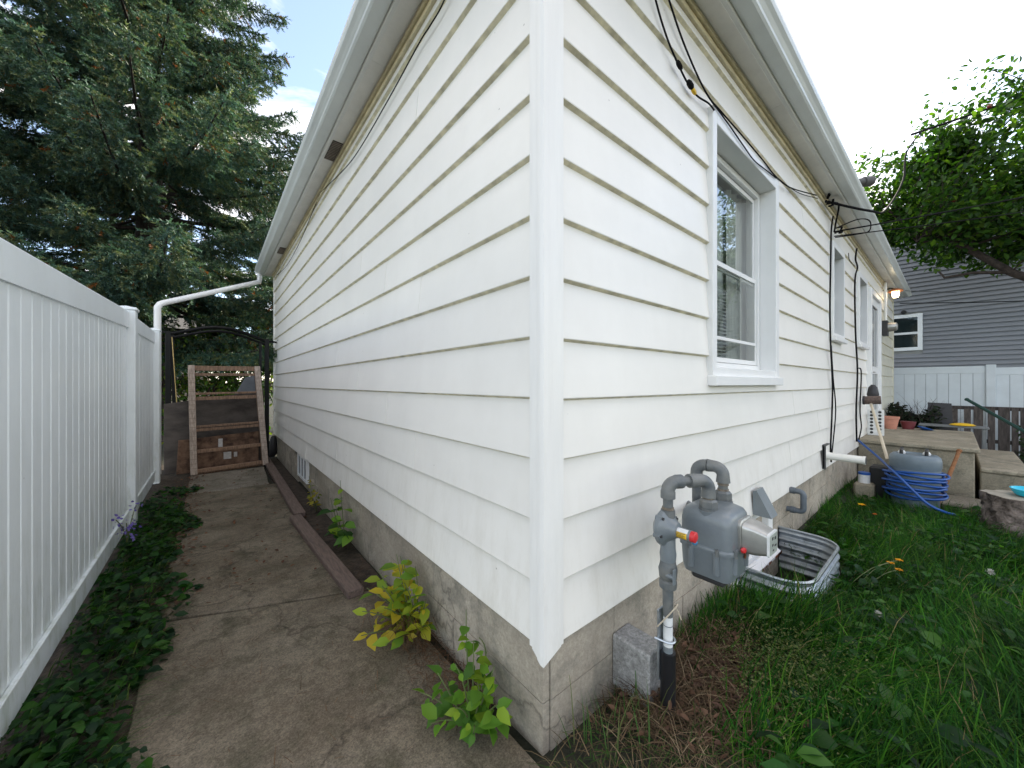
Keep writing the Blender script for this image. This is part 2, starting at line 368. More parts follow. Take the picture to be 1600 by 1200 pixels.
class MB:
    def __init__(self):
        self.v, self.f, self.m = [], [], []

    def add(self, vs, fs, m=0):
        b = len(self.v)
        self.v += [tuple(p) for p in vs]
        for f in fs:
            self.f.append(tuple(b + i for i in f)); self.m.append(m)
        return self

    def box(self, x0, x1, y0, y1, z0, z1, m=0):
        vs = [(x, y, z) for x in (x0, x1) for y in (y0, y1) for z in (z0, z1)]
        return self.add(vs, [(0, 1, 3, 2), (4, 6, 7, 5), (0, 4, 5, 1), (2, 3, 7, 6), (0, 2, 6, 4), (1, 5, 7, 3)], m)

    def bar(self, a, b, w, h, up=(0, 0, 1), m=0):
        a, b = Vector(a), Vector(b)
        d = (b - a).normalized()
        s = d.cross(Vector(up))
        if s.length < 1e-4: s = d.cross(Vector((1, 0, 0)))
        s.normalize(); u = s.cross(d).normalized()
        vs = []
        for p in (a, b):
            for i, j in ((-1, -1), (1, -1), (1, 1), (-1, 1)):
                vs.append(p + s * (i * w / 2) + u * (j * h / 2))
        return self.add(vs, [(3, 2, 1, 0), (4, 5, 6, 7), (0, 1, 5, 4), (1, 2, 6, 5), (2, 3, 7, 6), (3, 0, 4, 7)], m)

    def tube(self, pts, r, n=10, m=0, cap=True):
        pts = [Vector(p) for p in pts]
        k = len(pts)
        rs = [r] * k if isinstance(r, (int, float)) else list(r)
        rings = []
        prev = None
        for i, p in enumerate(pts):
            d = (pts[min(i + 1, k - 1)] - pts[max(i - 1, 0)]).normalized()
            if prev is None:
                ref = Vector((0, 0, 1)) if abs(d.z) < 0.9 else Vector((1, 0, 0))
                s = d.cross(ref).normalized()
            else:
                s = (prev - d * prev.dot(d))
                s = s.normalized() if s.length > 1e-6 else d.orthogonal().normalized()
            prev = s
            u = d.cross(s)
            rings.append([p + (s * math.cos(2 * math.pi * j / n) + u * math.sin(2 * math.pi * j / n)) * rs[i] for j in range(n)])
        vs = [q for ring in rings for q in ring]
        fs = []
        for i in range(k - 1):
            for j in range(n):
                fs.append((i * n + j, i * n + (j + 1) % n, (i + 1) * n + (j + 1) % n, (i + 1) * n + j))
        if cap:
            fs.append(tuple(range(n - 1, -1, -1)))
            fs.append(tuple((k - 1) * n + j for j in range(n)))
        return self.add(vs, fs, m)

    def lathe(self, prof, o, axis=(0, 0, 1), n=20, m=0, cap=True):
        o = Vector(o); d = Vector(axis).normalized()
        s = d.orthogonal().normalized(); u = d.cross(s)
        vs, fs = [], []
        for r, h in prof:
            for j in range(n):
                a = 2 * math.pi * j / n
                vs.append(o + d * h + (s * math.cos(a) + u * math.sin(a)) * r)
        for i in range(len(prof) - 1):
            for j in range(n):
                fs.append((i * n + j, i * n + (j + 1) % n, (i + 1) * n + (j + 1) % n, (i + 1) * n + j))
        if cap:
            fs.append(tuple(range(n - 1, -1, -1)))
            fs.append(tuple((len(prof) - 1) * n + j for j in range(n)))
        return self.add(vs, fs, m)

    def prism(self, poly, fn, t0, t1, m=0, side_m=None, cap=True):
        n = len(poly)
        vs = [fn(a, b, t0) for a, b in poly] + [fn(a, b, t1) for a, b in poly]
        fs, ms = [], []
        for i in range(n):
            j = (i + 1) % n
            fs.append((i, j, n + j, n + i)); ms.append(side_m[i] if side_m else m)
        if cap:
            fs.append(tuple(range(n - 1, -1, -1))); ms.append(m)
            fs.append(tuple(range(n, 2 * n))); ms.append(m)
        b = len(self.v)
        self.v += [tuple(p) for p in vs]
        for f, k in zip(fs, ms):
            self.f.append(tuple(b + i for i in f)); self.m.append(k)
        return self

    def mesh(self, name, mats, org=(0, 0, 0), smooth=False):
        me = bpy.data.meshes.new(name)
        o = Vector(org)
        me.from_pydata([tuple(Vector(p) - o) for p in self.v], [], self.f)
        for k in (mats if isinstance(mats, (list, tuple)) else [mats]):
            me.materials.append(M[k] if isinstance(k, str) else k)
        me.polygons.foreach_set('material_index', self.m)
        bm = bmesh.new(); bm.from_mesh(me)
        bmesh.ops.recalc_face_normals(bm, faces=bm.faces)
        bm.to_mesh(me); bm.free()
        if smooth:
            me.polygons.foreach_set('use_smooth', [True] * len(me.polygons))
            if smooth != 'all':
                try:
                    me.set_sharp_from_angle(angle=math.radians(40))
                except Exception:
                    pass
        me.update()
        return me

    def build(self, name, mats, parent=None, smooth=False, bevel=0.0, org=None, label=None):
        if parent is not None:
            oo = ORG[parent.name]
        else:
            oo = Vector(org) if org else Vector((0, 0, 0))
        me = self.mesh(name, mats, oo, smooth)
        o = bpy.data.objects.new(name, me)
        if parent is None:
            o.location = oo
        link(o, parent)
        ORG[o.name] = oo
        if bevel:
            b = o.modifiers.new('bevel', 'BEVEL'); b.width = bevel; b.segments = 1; b.limit_method = 'ANGLE'
        if label: o['label'] = label
        return o


def share(me, name, parent, loc, rot=None):
    o = bpy.data.objects.new(name, me)
    o.location = Vector(loc) - (ORG[parent.name] if parent is not None else Vector((0, 0, 0)))
    if rot: o.rotation_euler = rot
    link(o, parent)
    return o


def arc(c, a, b, r, n=8):
    """quarter bend centred at c from c+a*r to c+b*r"""
    c, a, b = Vector(c), Vector(a), Vector(b)
    return [c + (a * math.cos(t * math.pi / 2 / n) + b * math.sin(t * math.pi / 2 / n)) * r for t in range(n + 1)]


def npmesh(name, verts, faces_list, cols, matname, smooth=True):
    """verts (N,3); faces_list list of int arrays (k,3)/(k,4); cols (N,3)"""
    me = bpy.data.meshes.new(name)
    verts = np.asarray(verts, dtype=np.float32)
    loops = np.concatenate([f.ravel() for f in faces_list]).astype(np.int32)
    tot = np.concatenate([np.full(len(f), f.shape[1], dtype=np.int32) for f in faces_list])
    start = np.concatenate([[0], np.cumsum(tot)[:-1]]).astype(np.int32)
    me.vertices.add(len(verts)); me.vertices.foreach_set('co', verts.ravel())
    me.loops.add(len(loops)); me.loops.foreach_set('vertex_index', loops)
    me.polygons.add(len(tot)); me.polygons.foreach_set('loop_start', start); me.polygons.foreach_set('loop_total', tot)
    me.update(calc_edges=True)
    ca = me.color_attributes.new('Col', 'FLOAT_COLOR', 'POINT')
    rgba = np.ones((len(verts), 4), dtype=np.float32); rgba[:, :3] = np.clip(cols, 0, 1)
    ca.data.foreach_set('color', rgba.ravel())
    me.materials.append(M[matname])
    if smooth:
        me.polygons.foreach_set('use_smooth', np.ones(len(tot), dtype=bool))
    return me


def nrm(a):
    return a / np.maximum(np.linalg.norm(a, axis=-1, keepdims=True), 1e-9)


def leaves(P, D, N, L, W, col, curl=0.25, fold=0.25, simple=False):
    """P base, D axis, N normal, L, W arrays. returns verts, faces, cols"""
    P, D, N = np.asarray(P, float), nrm(np.asarray(D, float)), np.asarray(N, float)
    S = nrm(np.cross(D, N)); N = nrm(np.cross(S, D))
    L = np.asarray(L)[:, None]; W = np.asarray(W)[:, None]
    k = len(P)
    def pt(t, s, dz):
        return P + D * (L * t) + S * (W * 0.5 * s) + N * (dz * W - curl * L * t * t)
    if simple:
        vs = np.stack([pt(0, 0, 0), pt(.42, -1, fold * .5), pt(1, 0, 0), pt(.42, 1, fold * .5)], 1)
        b = np.arange(k)[:, None] * 4
        f = [np.concatenate([b + [[0, 1, 2]], b + [[0, 2, 3]]])]
        nv = 4
    else:
        vs = np.stack([pt(0, 0, 0), pt(.28, -.82, fold * .5), pt(.28, 0, 0), pt(.28, .82, fold * .5),
                       pt(.62, -.86, fold * .55), pt(.62, 0, 0), pt(.62, .86, fold * .55), pt(1, 0, 0)], 1)
        b = np.arange(k)[:, None] * 8
        f = [np.concatenate([b + [[0, 1, 2]], b + [[0, 2, 3]], b + [[4, 7, 5]], b + [[5, 7, 6]]]),
             np.concatenate([b + [[1, 4, 5, 2]], b + [[2, 5, 6, 3]]])]
        nv = 8
    cols = np.repeat(np.asarray(col), nv, axis=0)
    return vs.reshape(-1, 3), f, cols


def joinnp(parts):
    vs, fs, cs, off = [], {}, [], 0
    for v, f, c in parts:
        vs.append(v); cs.append(c)
        for a in f:
            fs.setdefault(a.shape[1], []).append(a + off)
        off += len(v)
    return np.concatenate(vs), [np.concatenate(x) for x in fs.values()], np.concatenate(cs)


def pick(colors, n, jitter=0.15):
    c = np.asarray(colors, float)[RNG.integers(0, len(colors), n)]
    return c * (1 + RNG.uniform(-jitter, jitter, (n, 1)))


# places a photograph point on a real plane of the scene
def ray(u, v):
    t = (u - 800) / 569.0
    return (0.636 + 0.772 * t, 0.772 - 0.636 * t, (600 - v) / 569.0)
def at_x(u, v, x):
    d = ray(u, v); s = (x - CAM[0]) / d[0]
    return Vector((x, CAM[1] + s * d[1], CAM_H + s * d[2]))
def at_y(u, v, y):
    d = ray(u, v); s = (y - CAM[1]) / d[1]
    return Vector((CAM[0] + s * d[0], y, CAM_H + s * d[2]))
def at_s(u, v, s):
    d = ray(u, v)
    return Vector((CAM[0] + s * d[0], CAM[1] + s * d[1], CAM_H + s * d[2]))


# ------------------------------------------------------------------ ground, path
def sstep(a, b, x):
    t = min(max((x - a) / (b - a), 0), 1)
    return t * t * (3 - 2 * t)


def gz(x, y):
    right = 0.05 - 0.045 * min(max(x, 0), 6.2)
    left = -0.035
    k = sstep(0.05, -0.12, y)
    return left * (1 - k) + right * k


gx = [-400, -120, -40, -16, -8] + [round(-4 + 0.25 * i, 3) for i in range(0, 72)] + [16, 20, 30, 60, 150, 400]
gy = [-400, -120, -40, -16, -8] + [round(-5 + 0.2 * i, 3) for i in range(0, 90)] + [15, 20, 30, 60, 150, 400]
g = MB()
gv = [(x, y, gz(x, y) + (0.012 * math.sin(3.1 * x + 1.7 * y) if abs(x) < 10 and y < 0 else 0)) for x in gx for y in gy]
nyy = len(gy)
gf = []
for i in range(len(gx) - 1):
    for j in range(nyy - 1):
        # the window well is dug into the ground
        cx, cy = (gx[i] + gx[i + 1]) / 2, (gy[j] + gy[j + 1]) / 2
        gf.append((i * nyy + j, (i + 1) * nyy + j, (i + 1) * nyy + j + 1, i * nyy + j + 1))
g.add(gv, gf)
# dig the well: pull the vertices inside the well down
for i, p in enumerate(g.v):
    if 1.72 < p[0] < 2.6 and -0.33 < p[1] < 0.3:
        g.v[i] = (p[0], p[1], -0.38)
ground = g.build('ground', 'ground', smooth='all')
tag(ground, 'dark soil and turf under lawn and beds', kind='structure')

path = bpy.data.objects.new('path', None)
link(path); ORG[path.name] = Vector((0, 0, 0))
tag(path, 'weathered concrete side path between house and white fence', kind='structure')


def slab(poly, mname, dz=0.0):
    b = MB()
    n = len(poly)
    rr = []
    for i in range(n):
        a, c = Vector((*poly[i], 0)), Vector((*poly[(i + 1) % n], 0))
        k = max(1, int((c - a).length / 0.12))
        for t in range(k):
            p = a.lerp(c, t / k)
            rr.append((p.x + random.uniform(-.006, .006), p.y + random.uniform(-.006, .006)))
    n = len(rr)
    cx = sum(p[0] for p in rr) / n; cy = sum(p[1] for p in rr) / n
    top = [(x, y, dz) for x, y in rr]
    ins = [(x + (cx - x) * .005, y + (cy - y) * .005, dz + 0.003) for x, y in rr]
    bot = [(x, y, -0.1) for x, y in rr]
    b.add(top + ins + bot, [(i, (i + 1) % n, n + (i + 1) % n, n + i) for i in range(n)]
          + [(2 * n + i, 2 * n + (i + 1) % n, (i + 1) % n, i) for i in range(n)] + [tuple(range(n, 2 * n))])
    return b.build('slab', mname, path)


slab([(-1.06, -3.0), (-0.03, -3.0), (-0.03, 1.33), (-0.20, 1.42), (-1.09, 1.785)], 'path')
slab([(-1.09, 1.798), (-0.20, 1.433), (-0.235, 2.678), (-1.07, 2.788)], 'path', 0.002)
slab([(-1.07, 2.80), (-0.235, 2.69), (-0.21, 4.55), (-1.075, 4.62)], 'path', -0.002)
slab([(-1.075, 4.632), (-0.30, 4.57), (-0.19, 6.9), (-1.06, 6.9)], 'path_light', 0.003)
sb = MB(); sb.box(-0.235, -0.0, 1.34, 6.9, -0.12, -0.016)
soil = sb.build('soil_strip', 'soil'); tag(soil, 'dark soil strip between timbers and foundation', kind='structure')
sb = MB(); sb.box(-1.47, -1.05, -2.5, 7.0, -0.12, -0.012)
soil2 = sb.build('planting_bed', 'soil'); tag(soil2, 'dark soil bed along foot of white fence', kind='structure')

# ------------------------------------------------------------------ house
HX, HY = 10.98, 6.83
ZS = 3.19          # soffit
house = empty('house', (0, 0, 0), 'white house with wide horizontal metal siding on a concrete foundation', 'house')
CZ0, CH, LIP = 0.356, 0.2105, 0.019
WIN = dict(x0=1.29, x1=2.49, z0=1.262, z1=2.80)
OPEN_R = [(1.29, 2.49, 1.262, 2.80), (4.40, 5.06, 1.76, 2.83), (6.14, 6.90, 1.80, 2.83), (7.12, 8.36, 0.40, 2.77)]
OPEN_B = [(1.62, 2.42)]
core = MB()
# wall core, set behind the siding, with holes left for the openings
def wall_cells(length, opens, mk):
    xs = sorted({0.03, length} | {a for o in opens for a in o[:2]})
    for a, b in zip(xs[:-1], xs[1:]):
        zs = [(0.35, ZS + 0.05)]
        for o in opens:
            if o[0] <= a + 1e-6 and b - 1e-6 <= o[1]:
                zs = [(0.35, o[2]), (o[3], ZS + 0.05)]
        for z0, z1 in zs:
            if z1 - z0 > 0.01: mk(a, b, z0, z1)
wall_cells(HX - 0.02, OPEN_R, lambda a, b, z0, z1: core.box(a, b, 0.022, 0.20, z0, z1))
wall_cells(HY - 0.02, [], lambda a, b, z0, z1: core.box(0.022, 0.20, a if a > .1 else 0.21, b, z0, z1))
core.box(0.25, HX - 0.02, HY - 0.2, HY - 0.03, 0.35, ZS + .05)
core.box(HX - 0.2, HX - 0.03, 0.25, HY - 0.25, 0.35, ZS + .05)
core.build('wall_core', 'room', house)


def off(z, zc):
    return LIP * (1 - (z - zc) / CH) + 0.0015


def board(segs, zc, wall, mats, proud=0.0):
    """one siding board: segs [(t0,t1,za,zb)], wall 'L' or 'R'"""
    b = MB()
    for t0, t1, za, zb in segs:
        o0, o1 = off(za, zc) + proud, off(zb, zc) + proud
        low = abs(za - zc) < 0.004
        if low:
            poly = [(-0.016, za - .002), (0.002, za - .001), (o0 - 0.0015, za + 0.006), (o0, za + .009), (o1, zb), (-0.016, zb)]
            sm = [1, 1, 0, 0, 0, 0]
        else:
            poly = [(-0.016, za), (o0, za), (o1, zb), (-0.016, zb)]
            sm = [0, 0, 0, 0]
        if wall == 'L':
            fn = lambda a, z, t: (0.02 - a, t, z)
        else:
            fn = lambda a, z, t: (t, 0.02 - a, z)
        b.prism(poly, fn, t0, t1, 0, sm)
    return b.build('siding_board', mats, house)


# left wall: seams read off the photograph course by course
SEAMS_L = {0: [4.0], 1: [2.62, 5.35], 2: [1.02, 4.55], 3: [1.44, 5.5], 4: [2.02, 5.0], 5: [2.62], 6: [0.95, 4.1], 7: [1.45, 4.9],
           8: [1.95], 9: [2.45, 5.2], 10: [3.2], 11: [0.98, 4.6], 12: [2.2], 13: [3.7]}
for k in range(14):
    zc = CZ0 + CH * k
    zt = min(zc + CH + 0.002, ZS + 0.02)
    cuts = [0.05] + SEAMS_L.get(k, []) + [HY]
    for i in range(len(cuts) - 1):
        a, b_ = cuts[i], cuts[i + 1]
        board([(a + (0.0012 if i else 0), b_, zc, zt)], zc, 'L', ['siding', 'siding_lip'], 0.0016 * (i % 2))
SEAMS_R = {0: [3.3], 1: [2.9], 2: [3.9], 3: [3.0], 4: [], 11: [3.3], 12: [3.0], 13: [5.2]}
for k in range(14):
    zc = CZ0 - 0.006 + CH * k
    zt = min(zc + CH + 0.002, ZS + 0.02)
    runs, cur = [], []
    xs = sorted({0.07, HX} | {a for o in OPEN_R for a in o[:2]} | set(SEAMS_R.get(k, [])))
    for a, b_ in zip(xs[:-1], xs[1:]):
        if a in SEAMS_R.get(k, []) and cur:
            runs.append(cur); cur = []; a += 0.0012
        spans = [(zc, zt)]
        for o in OPEN_R:
            if o[0] - 1e-6 <= a and b_ <= o[1] + 1e-6:
                spans = [(max(zc, p), min(zt, q)) for p, q in ((zc, o[2]), (o[3], zt)) if min(zt, q) - max(zc, p) > 0.012]
        if not spans:
            if cur: runs.append(cur); cur = []
        for p, q in spans:
            cur.append((a, b_, p, q))
    if cur: runs.append(cur)
    for i, r in enumerate(runs):
        old = r[0][0] > 8.0
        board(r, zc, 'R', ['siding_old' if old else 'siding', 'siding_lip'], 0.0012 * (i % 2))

# corner post with ribbed faces
cp = MB()
prof = [(0.064, 0.008), (0.060, -0.004), (0.046, -0.004), (0.042, -0.010), (0.004, -0.010), (-0.004, -0.010), (-0.010, -0.004),
        (-0.010, 0.062), (-0.010, 0.074), (-0.004, 0.078), (-0.004, 0.088), (0.010, 0.092), (0.03, 0.092), (0.03, 0.03), (0.064, 0.03)]
# profile given as (along Y when positive x swap) : build as L in plan
plan = [(-0.010, -0.010), (0.074, -0.010), (0.078, -0.006), (0.090, -0.006), (0.094, 0.010), (0.094, 0.018), (0.018, 0.018),
        (0.018, 0.068), (0.010, 0.068), (-0.005, 0.064), (-0.005, 0.050), (-0.010, 0.046), (-0.010, 0.022), (-0.0125, 0.018), (-0.0125, 0.004)]
zt_, zb_ = ZS + 0.01, 0.350
vs = [(x, y, zb_ - max(0.0, 0.034 - 0.75 * (max(x, 0) + max(y, 0)))) for x, y in plan] + [(x, y, zt_) for x, y in plan]
n_ = len(plan)
cp.add(vs, [(i, (i + 1) % n_, n_ + (i + 1) % n_, n_ + i) for i in range(n_)] + [tuple(range(n_ - 1, -1, -1)), tuple(range(n_, 2 * n_))])
cp.build('corner_post', 'corner', house)
cp = MB(); cp.box(-0.006, 0.02, HY - 0.02, HY + 0.05, 0.36, ZS + .01); cp.build('corner_post', 'corner', house)
cp = MB(); cp.box(HX - 0.03, HX + 0.05, -0.007, 0.02, 0.36, ZS + .01); cp.build('corner_post', 'siding_old', house)

# frieze strips under the soffit
fr = MB()
fr.box(-0.014, 0.012, 0.075, HY, ZS - 0.052, ZS - 0.024); fr.box(-0.030, 0.010, 0.075, HY, ZS - 0.022, ZS + 0.004)
fr.build('frieze', 'cream', house, bevel=0.003)
fr = MB()
fr.box(0.10, HX, -0.014, 0.012, ZS - 0.052, ZS - 0.024); fr.box(0.10, HX, -0.030, 0.010, ZS - 0.022, ZS + 0.004)
fr.build('frieze', 'cream', house, bevel=0.003)

# soffit panels, fascia, gutter
OV = 0.118
for a, b_ in ((-0.14, 1.35), (1.352, 3.35), (3.352, 5.30), (5.302, HY + 0.16)):
    s = MB(); s.box(-OV, 0.0, a, b_, ZS, ZS + 0.012); s.build('soffit_panel', 'soffit', house)
for a, b_ in ((0.002, 2.2), (2.202, 4.9), (4.902, 8.0), (8.002, HX + 0.16)):
    s = MB(); s.box(a, b_, -OV, 0.0, ZS, ZS + 0.012); s.build('soffit_panel', 'soffit', house)
f = MB(); f.box(-OV - 0.024, -OV, -OV - 0.024, HY + 0.16, ZS - 0.014, ZS + 0.15); f.build('fascia', 'fascia', house, bevel=0.003)
f = MB(); f.box(-OV + .001, HX + 0.18, -OV - 0.0245, -OV, ZS - 0.014, ZS + 0.15); f.build('fascia', 'fascia', house, bevel=0.003)
GP = [(0.0, 0.0), (0.072, 0.0), (0.082, 0.010), (0.086, 0.022), (0.100, 0.040), (0.116, 0.056), (0.122, 0.074), (0.122, 0.100),
      (0.112, 0.100), (0.112, 0.078), (0.094, 0.056), (0.078, 0.030), (0.070, 0.008), (0.004, 0.008), (0.004, 0.1), (0.0, 0.1)]
GOF, GZ = OV + 0.026, ZS + 0.004
def gutter_run(wall, far):
    b = MB()
    n = len(GP)
    if wall == 'L':
        vs = [(-GOF - a, -GOF - a, GZ + z) for a, z in GP] + [(-GOF - a, far, GZ + z) for a, z in GP]
    else:
        vs = [(-GOF - a, -GOF - a, GZ + z) for a, z in GP] + [(far, -GOF - a, GZ + z) for a, z in GP]
    b.add(vs, [(i, (i + 1) % n, n + (i + 1) % n, n + i) for i in range(n)] + [tuple(range(n, 2 * n))])
    if wall == 'L':
        b.prism([(0.0, 0.0), (0.122, 0.02), (0.122, 0.1), (0.0, 0.1)], lambda a, z, t: (-GOF - a, t, GZ + z), far - 0.003, far)
    else:
        b.prism([(0.0, 0.0), (0.122, 0.02), (0.122, 0.1), (0.0, 0.1)], lambda a, z, t: (t, -GOF - a, GZ + z), far - 0.003, far)
    return b.build('gutter', 'gutter', house)
gutter_run('L', HY + 0.18)
gutter_run('R', HX + 0.20)

# hipped roof
rf = MB()
e = OV + 0.05
x0, x1, y0, y1 = -e, HX + 0.2, -e, HY + 0.2
ze, rise = ZS + 0.13, 1.55
hw = (y1 - y0) / 2
rv = [(x0, y0, ze), (x1, y0, ze), (x1, y1, ze), (x0, y1, ze), (x0 + hw, y0 + hw, ze + rise), (x1 - hw, y0 + hw, ze + rise)]
rf.add(rv, [(0, 1, 5, 4), (1, 2, 5), (2, 3, 4, 5), (3, 0, 4), (3, 2, 1, 0)])
rf.build('roof', 'roof', house)

# soffit vents on the path side
for yc, L_ in ((2.42, 0.30), (5.35, 0.30)):
    v = MB(); v.box(-0.108, -0.034, yc - L_ / 2, yc + L_ / 2, ZS - 0.004, ZS + 0.002)
    vo = v.build('soffit_vent', 'vent_dark', house)
    for i in range(13):
        y = yc - L_ / 2 + 0.012 + i * (L_ - 0.024) / 12
        s = MB(); s.box(-0.106, -0.036, y - 0.005, y + 0.005, ZS - 0.008, ZS - 0.0045); s.build('louvre', 'vent', vo)

# concrete block foundation
fo = MB()
fo.box(0.045, HX - 0.05, 0.048, 0.25, -0.45, 0.40); fo.box(0.045, 0.25, 0.252, HY - 0.05, -0.45, 0.40)
found = fo.build('foundation', 'found', house)
rows = [(-0.242, -0.045), (-0.042, 0.155), (0.159, 0.357)]
for ri, (za, zb) in enumerate(rows):
    t = 0.02 + (0.2 if ri % 2 else 0.0)
    edges = [0.022] + [t + 0.4 * i for i in range(1, 28) if t + 0.4 * i > 0.1]
    for a, b_ in zip(edges[:-1], edges[1:]):
        if a > HY - 0.3: break
        bb = min(b_, HY - 0.04)
        if zb > 0.10 and a < 4.62 and bb > 3.98:     # small basement window
            continue
        p = random.uniform(0, 0.004)
        q = MB(); q.box(0.022 - p, 0.05, a + 0.002, bb - 0.002, za, zb); q.build('foundation_block', 'found', found)
    edges = [0.051] + [t + 0.4 * i for i in range(1, 28) if t + 0.4 * i > 0.12]
    for a, b_ in zip(edges[:-1], edges[1:]):
        if a > 6.6: break
        p = random.uniform(0, 0.004)
        for c, d in (((a, b_),) if not (zb > -0.03 and b_ > 1.62 and a < 2.42) else ((a, min(b_, 1.62)), (max(a, 2.42), b_))):
            if d - c > 0.03:
                q = MB(); q.box(c + 0.002, d - 0.002, 0.022 - p, 0.05, za, zb); q.build('foundation_block', 'found', found)
q = MB(); q.box(1.622, 2.418, 0.021, 0.05, -0.042, -0.012); q.build('foundation_block', 'found', found)

# ------------------------------------------------------------------ windows
def bigwindow():
    x0, x1, z0, z1 = WIN['x0'], WIN['x1'], WIN['z0'], WIN['z1']
    t = MB()
    fr_ = -0.020
    t.box(x0, x0 + 0.055, fr_, 0.18, z0, z1)
    t.box(x1 - 0.075, x1, fr_, 0.18, z0, z1)
    t.box(x0 + 0.055, x1 - 0.075, fr_, 0.18, z1 - 0.085, z1)
    t.box(x0 + 0.055, x1 - 0.075, fr_ + .004, 0.18, z0 + 0.0, z0 + 0.085)
    w = t.build('window', 'white_metal', house, bevel=0.003, label='large window with deep white casing')
    s = MB(); s.box(x0 - 0.01, x1 + 0.01, -0.045, 0.015, z0 - 0.022, z0 + 0.035); s.build('sill', 'white_metal', w, bevel=0.004)
    gx0, gx1, gz0, gz1 = x0 + 0.06, x1 - 0.08, z0 + 0.09, z1 - 0.09
    fm = MB()
    for a in ((gx0, gx0 + .035, gz0, gz1), (gx1 - .035, gx1, gz0, gz1), (gx0 + .035, gx1 - .035, gz1 - .04, gz1), (gx0 + .035, gx1 - .035, gz0, gz0 + .035)):
        fm.box(a[0], a[1], 0.085, 0.15, a[2], a[3])
    fm.build('frame', 'white_metal', w, bevel=0.002)
    zm = gz0 + (gz1 - gz0) * 0.49
    for nm, za, zb, y in (('sash', zm - 0.02, gz1 - .045, 0.112), ('sash', gz0 + .04, zm + 0.025, 0.096)):
        q = MB()
        xa, xb = gx0 + .038, gx1 - .038
        q.box(xa, xa + .028, y, y + .014, za, zb); q.box(xb - .028, xb, y, y + .014, za, zb)
        q.box(xa + .028, xb - .028, y - .001, y + .013, za, za + .03); q.box(xa + .028, xb - .028, y - .001, y + .013, zb - .03, zb)
        so = q.build(nm, 'white_metal', w)
        q = MB(); q.add([(xa + .028, y + .006, za + .03), (xb - .028, y + .006, za + .03), (xb - .028, y + .006, zb - .03), (xa + .028, y + .006, zb - .03)], [(0, 1, 2, 3)]); q.build('pane', 'glass', w)
    q = MB(); q.box(gx0 + .066, gx1 - .066, 0.090, 0.108, gz0 + .185, gz0 + .205); q.build('glazing_bar', 'white_metal', w)
    # room behind the glass: curtain, blind, dark recess
    q = MB()
    for i in range(34):
        xa = gx0 + .02 + i * 0.0345
        if 4 <= i < 22: continue
        q.add([(xa, 0.21 + 0.014 * math.sin(i * 2.1), gz0 + .02), (xa + .0345, 0.21 + 0.014 * math.sin((i + 1) * 2.1), gz0 + .02),
               (xa + .0345, 0.21 + 0.014 * math.sin((i + 1) * 2.1), gz1), (xa, 0.21 + 0.014 * math.sin(i * 2.1), gz1)], [(0, 1, 2, 3)])
    q.build('curtain', 'curtain', w)
    for i in range(22):
        zb = gz0 + 0.03 + i * 0.026
        q = MB(); q.add([(gx0 + .2, 0.20, zb), (gx1 - .3, 0.20, zb), (gx1 - .3, 0.215, zb + .018), (gx0 + .2, 0.215, zb + .018)], [(0, 1, 2, 3)])
        q.build('blind_slat', 'blind', w)
    q = MB(); q.box(x0 - .2, x1 + .2, 0.9, 0.92, z0 - .3, z1 + .1); q.box(x0 - .22, x0 - .2, .21, .9, z0 - .3, z1 + .1)
    q.box(x1 + .2, x1 + .22, .21, .9, z0 - .3, z1 + .1); q.box(x0 - .2, x1 + .2, .21, .9, z0 - .32, z0 - .3); q.box(x0 - .2, x1 + .2, .21, .9, z1 + .1, z1 + .12)
    q.build('room_lining', 'room', w)
    q = MB(); q.box(gx0 - .02, gx1 + .02, .245, .249, gz0 - .02, gz1 + .02); q.build('net_curtain', 'sheer', w)
bigwindow()


def smallwindow(o, lab):
    x0, x1, z0, z1 = o
    t = MB()
    t.box(x0, x0 + 0.05, -0.03, 0.13, z0, z1); t.box(x1 - 0.05, x1, -0.03, 0.13, z0, z1)
    t.box(x0 + .05, x1 - .05, -0.03, 0.13, z1 - .07, z1); t.box(x0 + .05, x1 - .05, -0.026, 0.13, z0, z0 + .06)
    w = t.build('window', 'white_metal', house, bevel=0.003, label=lab)
    s = MB(); s.box(x0 - .01, x1 + .01, -0.055, 0.01, z0 - .03, z0 + .02); s.build('sill', 'white_metal', w, bevel=0.003)
    q = MB(); q.box(x0 + .05, x1 - .05, 0.06, 0.10, (z0 + z1) / 2 - .015, (z0 + z1) / 2 + .02); q.build('sash', 'white_metal', w)
    q = MB(); q.box(x0 + .05, x1 - .05, 0.075, 0.08, z0 + .06, z1 - .07); q.build('pane', 'dark_glass', w)
smallwindow(OPEN_R[1], 'narrow white framed window nearest the big one')
smallwindow(OPEN_R[2], 'narrow white framed window next to the door')

# basement window in the well
t = MB()
t.box(1.62, 1.67, 0.005, 0.12, 0.03, 0.345); t.box(2.33, 2.42, 0.003, 0.12, 0.03, 0.345)
t.box(1.67, 2.33, 0.008, 0.12, 0.31, 0.345); t.box(1.67, 2.33, 0.008, 0.12, 0.03, 0.07); t.box(1.98, 2.02, 0.02, 0.10, 0.07, 0.31)
bw = t.build('basement_window', 'white_metal', house, bevel=0.003, label='small basement window behind the steel well')
t = MB(); t.prism([(-0.04, -0.022), (0.06, -0.01), (0.06, 0.029), (0.0, 0.026), (-0.04, -0.004)], lambda a, z, q: (q, a, z), 1.60, 2.45)
t.build('sill', 'white_metal', bw)
t = MB()
for i in range(26):
    x = random.uniform(1.75, 2.44) if i > 6 else random.uniform(2.36, 2.45); r = random.uniform(.008, .022)
    t.add([(x + r * math.cos(a) * random.uniform(.7, 1.6), -0.0425, -0.014 + .55 * r * math.sin(a)) for a in [k * 1.047 for k in range(6)]], [(0, 1, 2, 3, 4, 5)])
t.build('rust_stain', 'rust', bw)
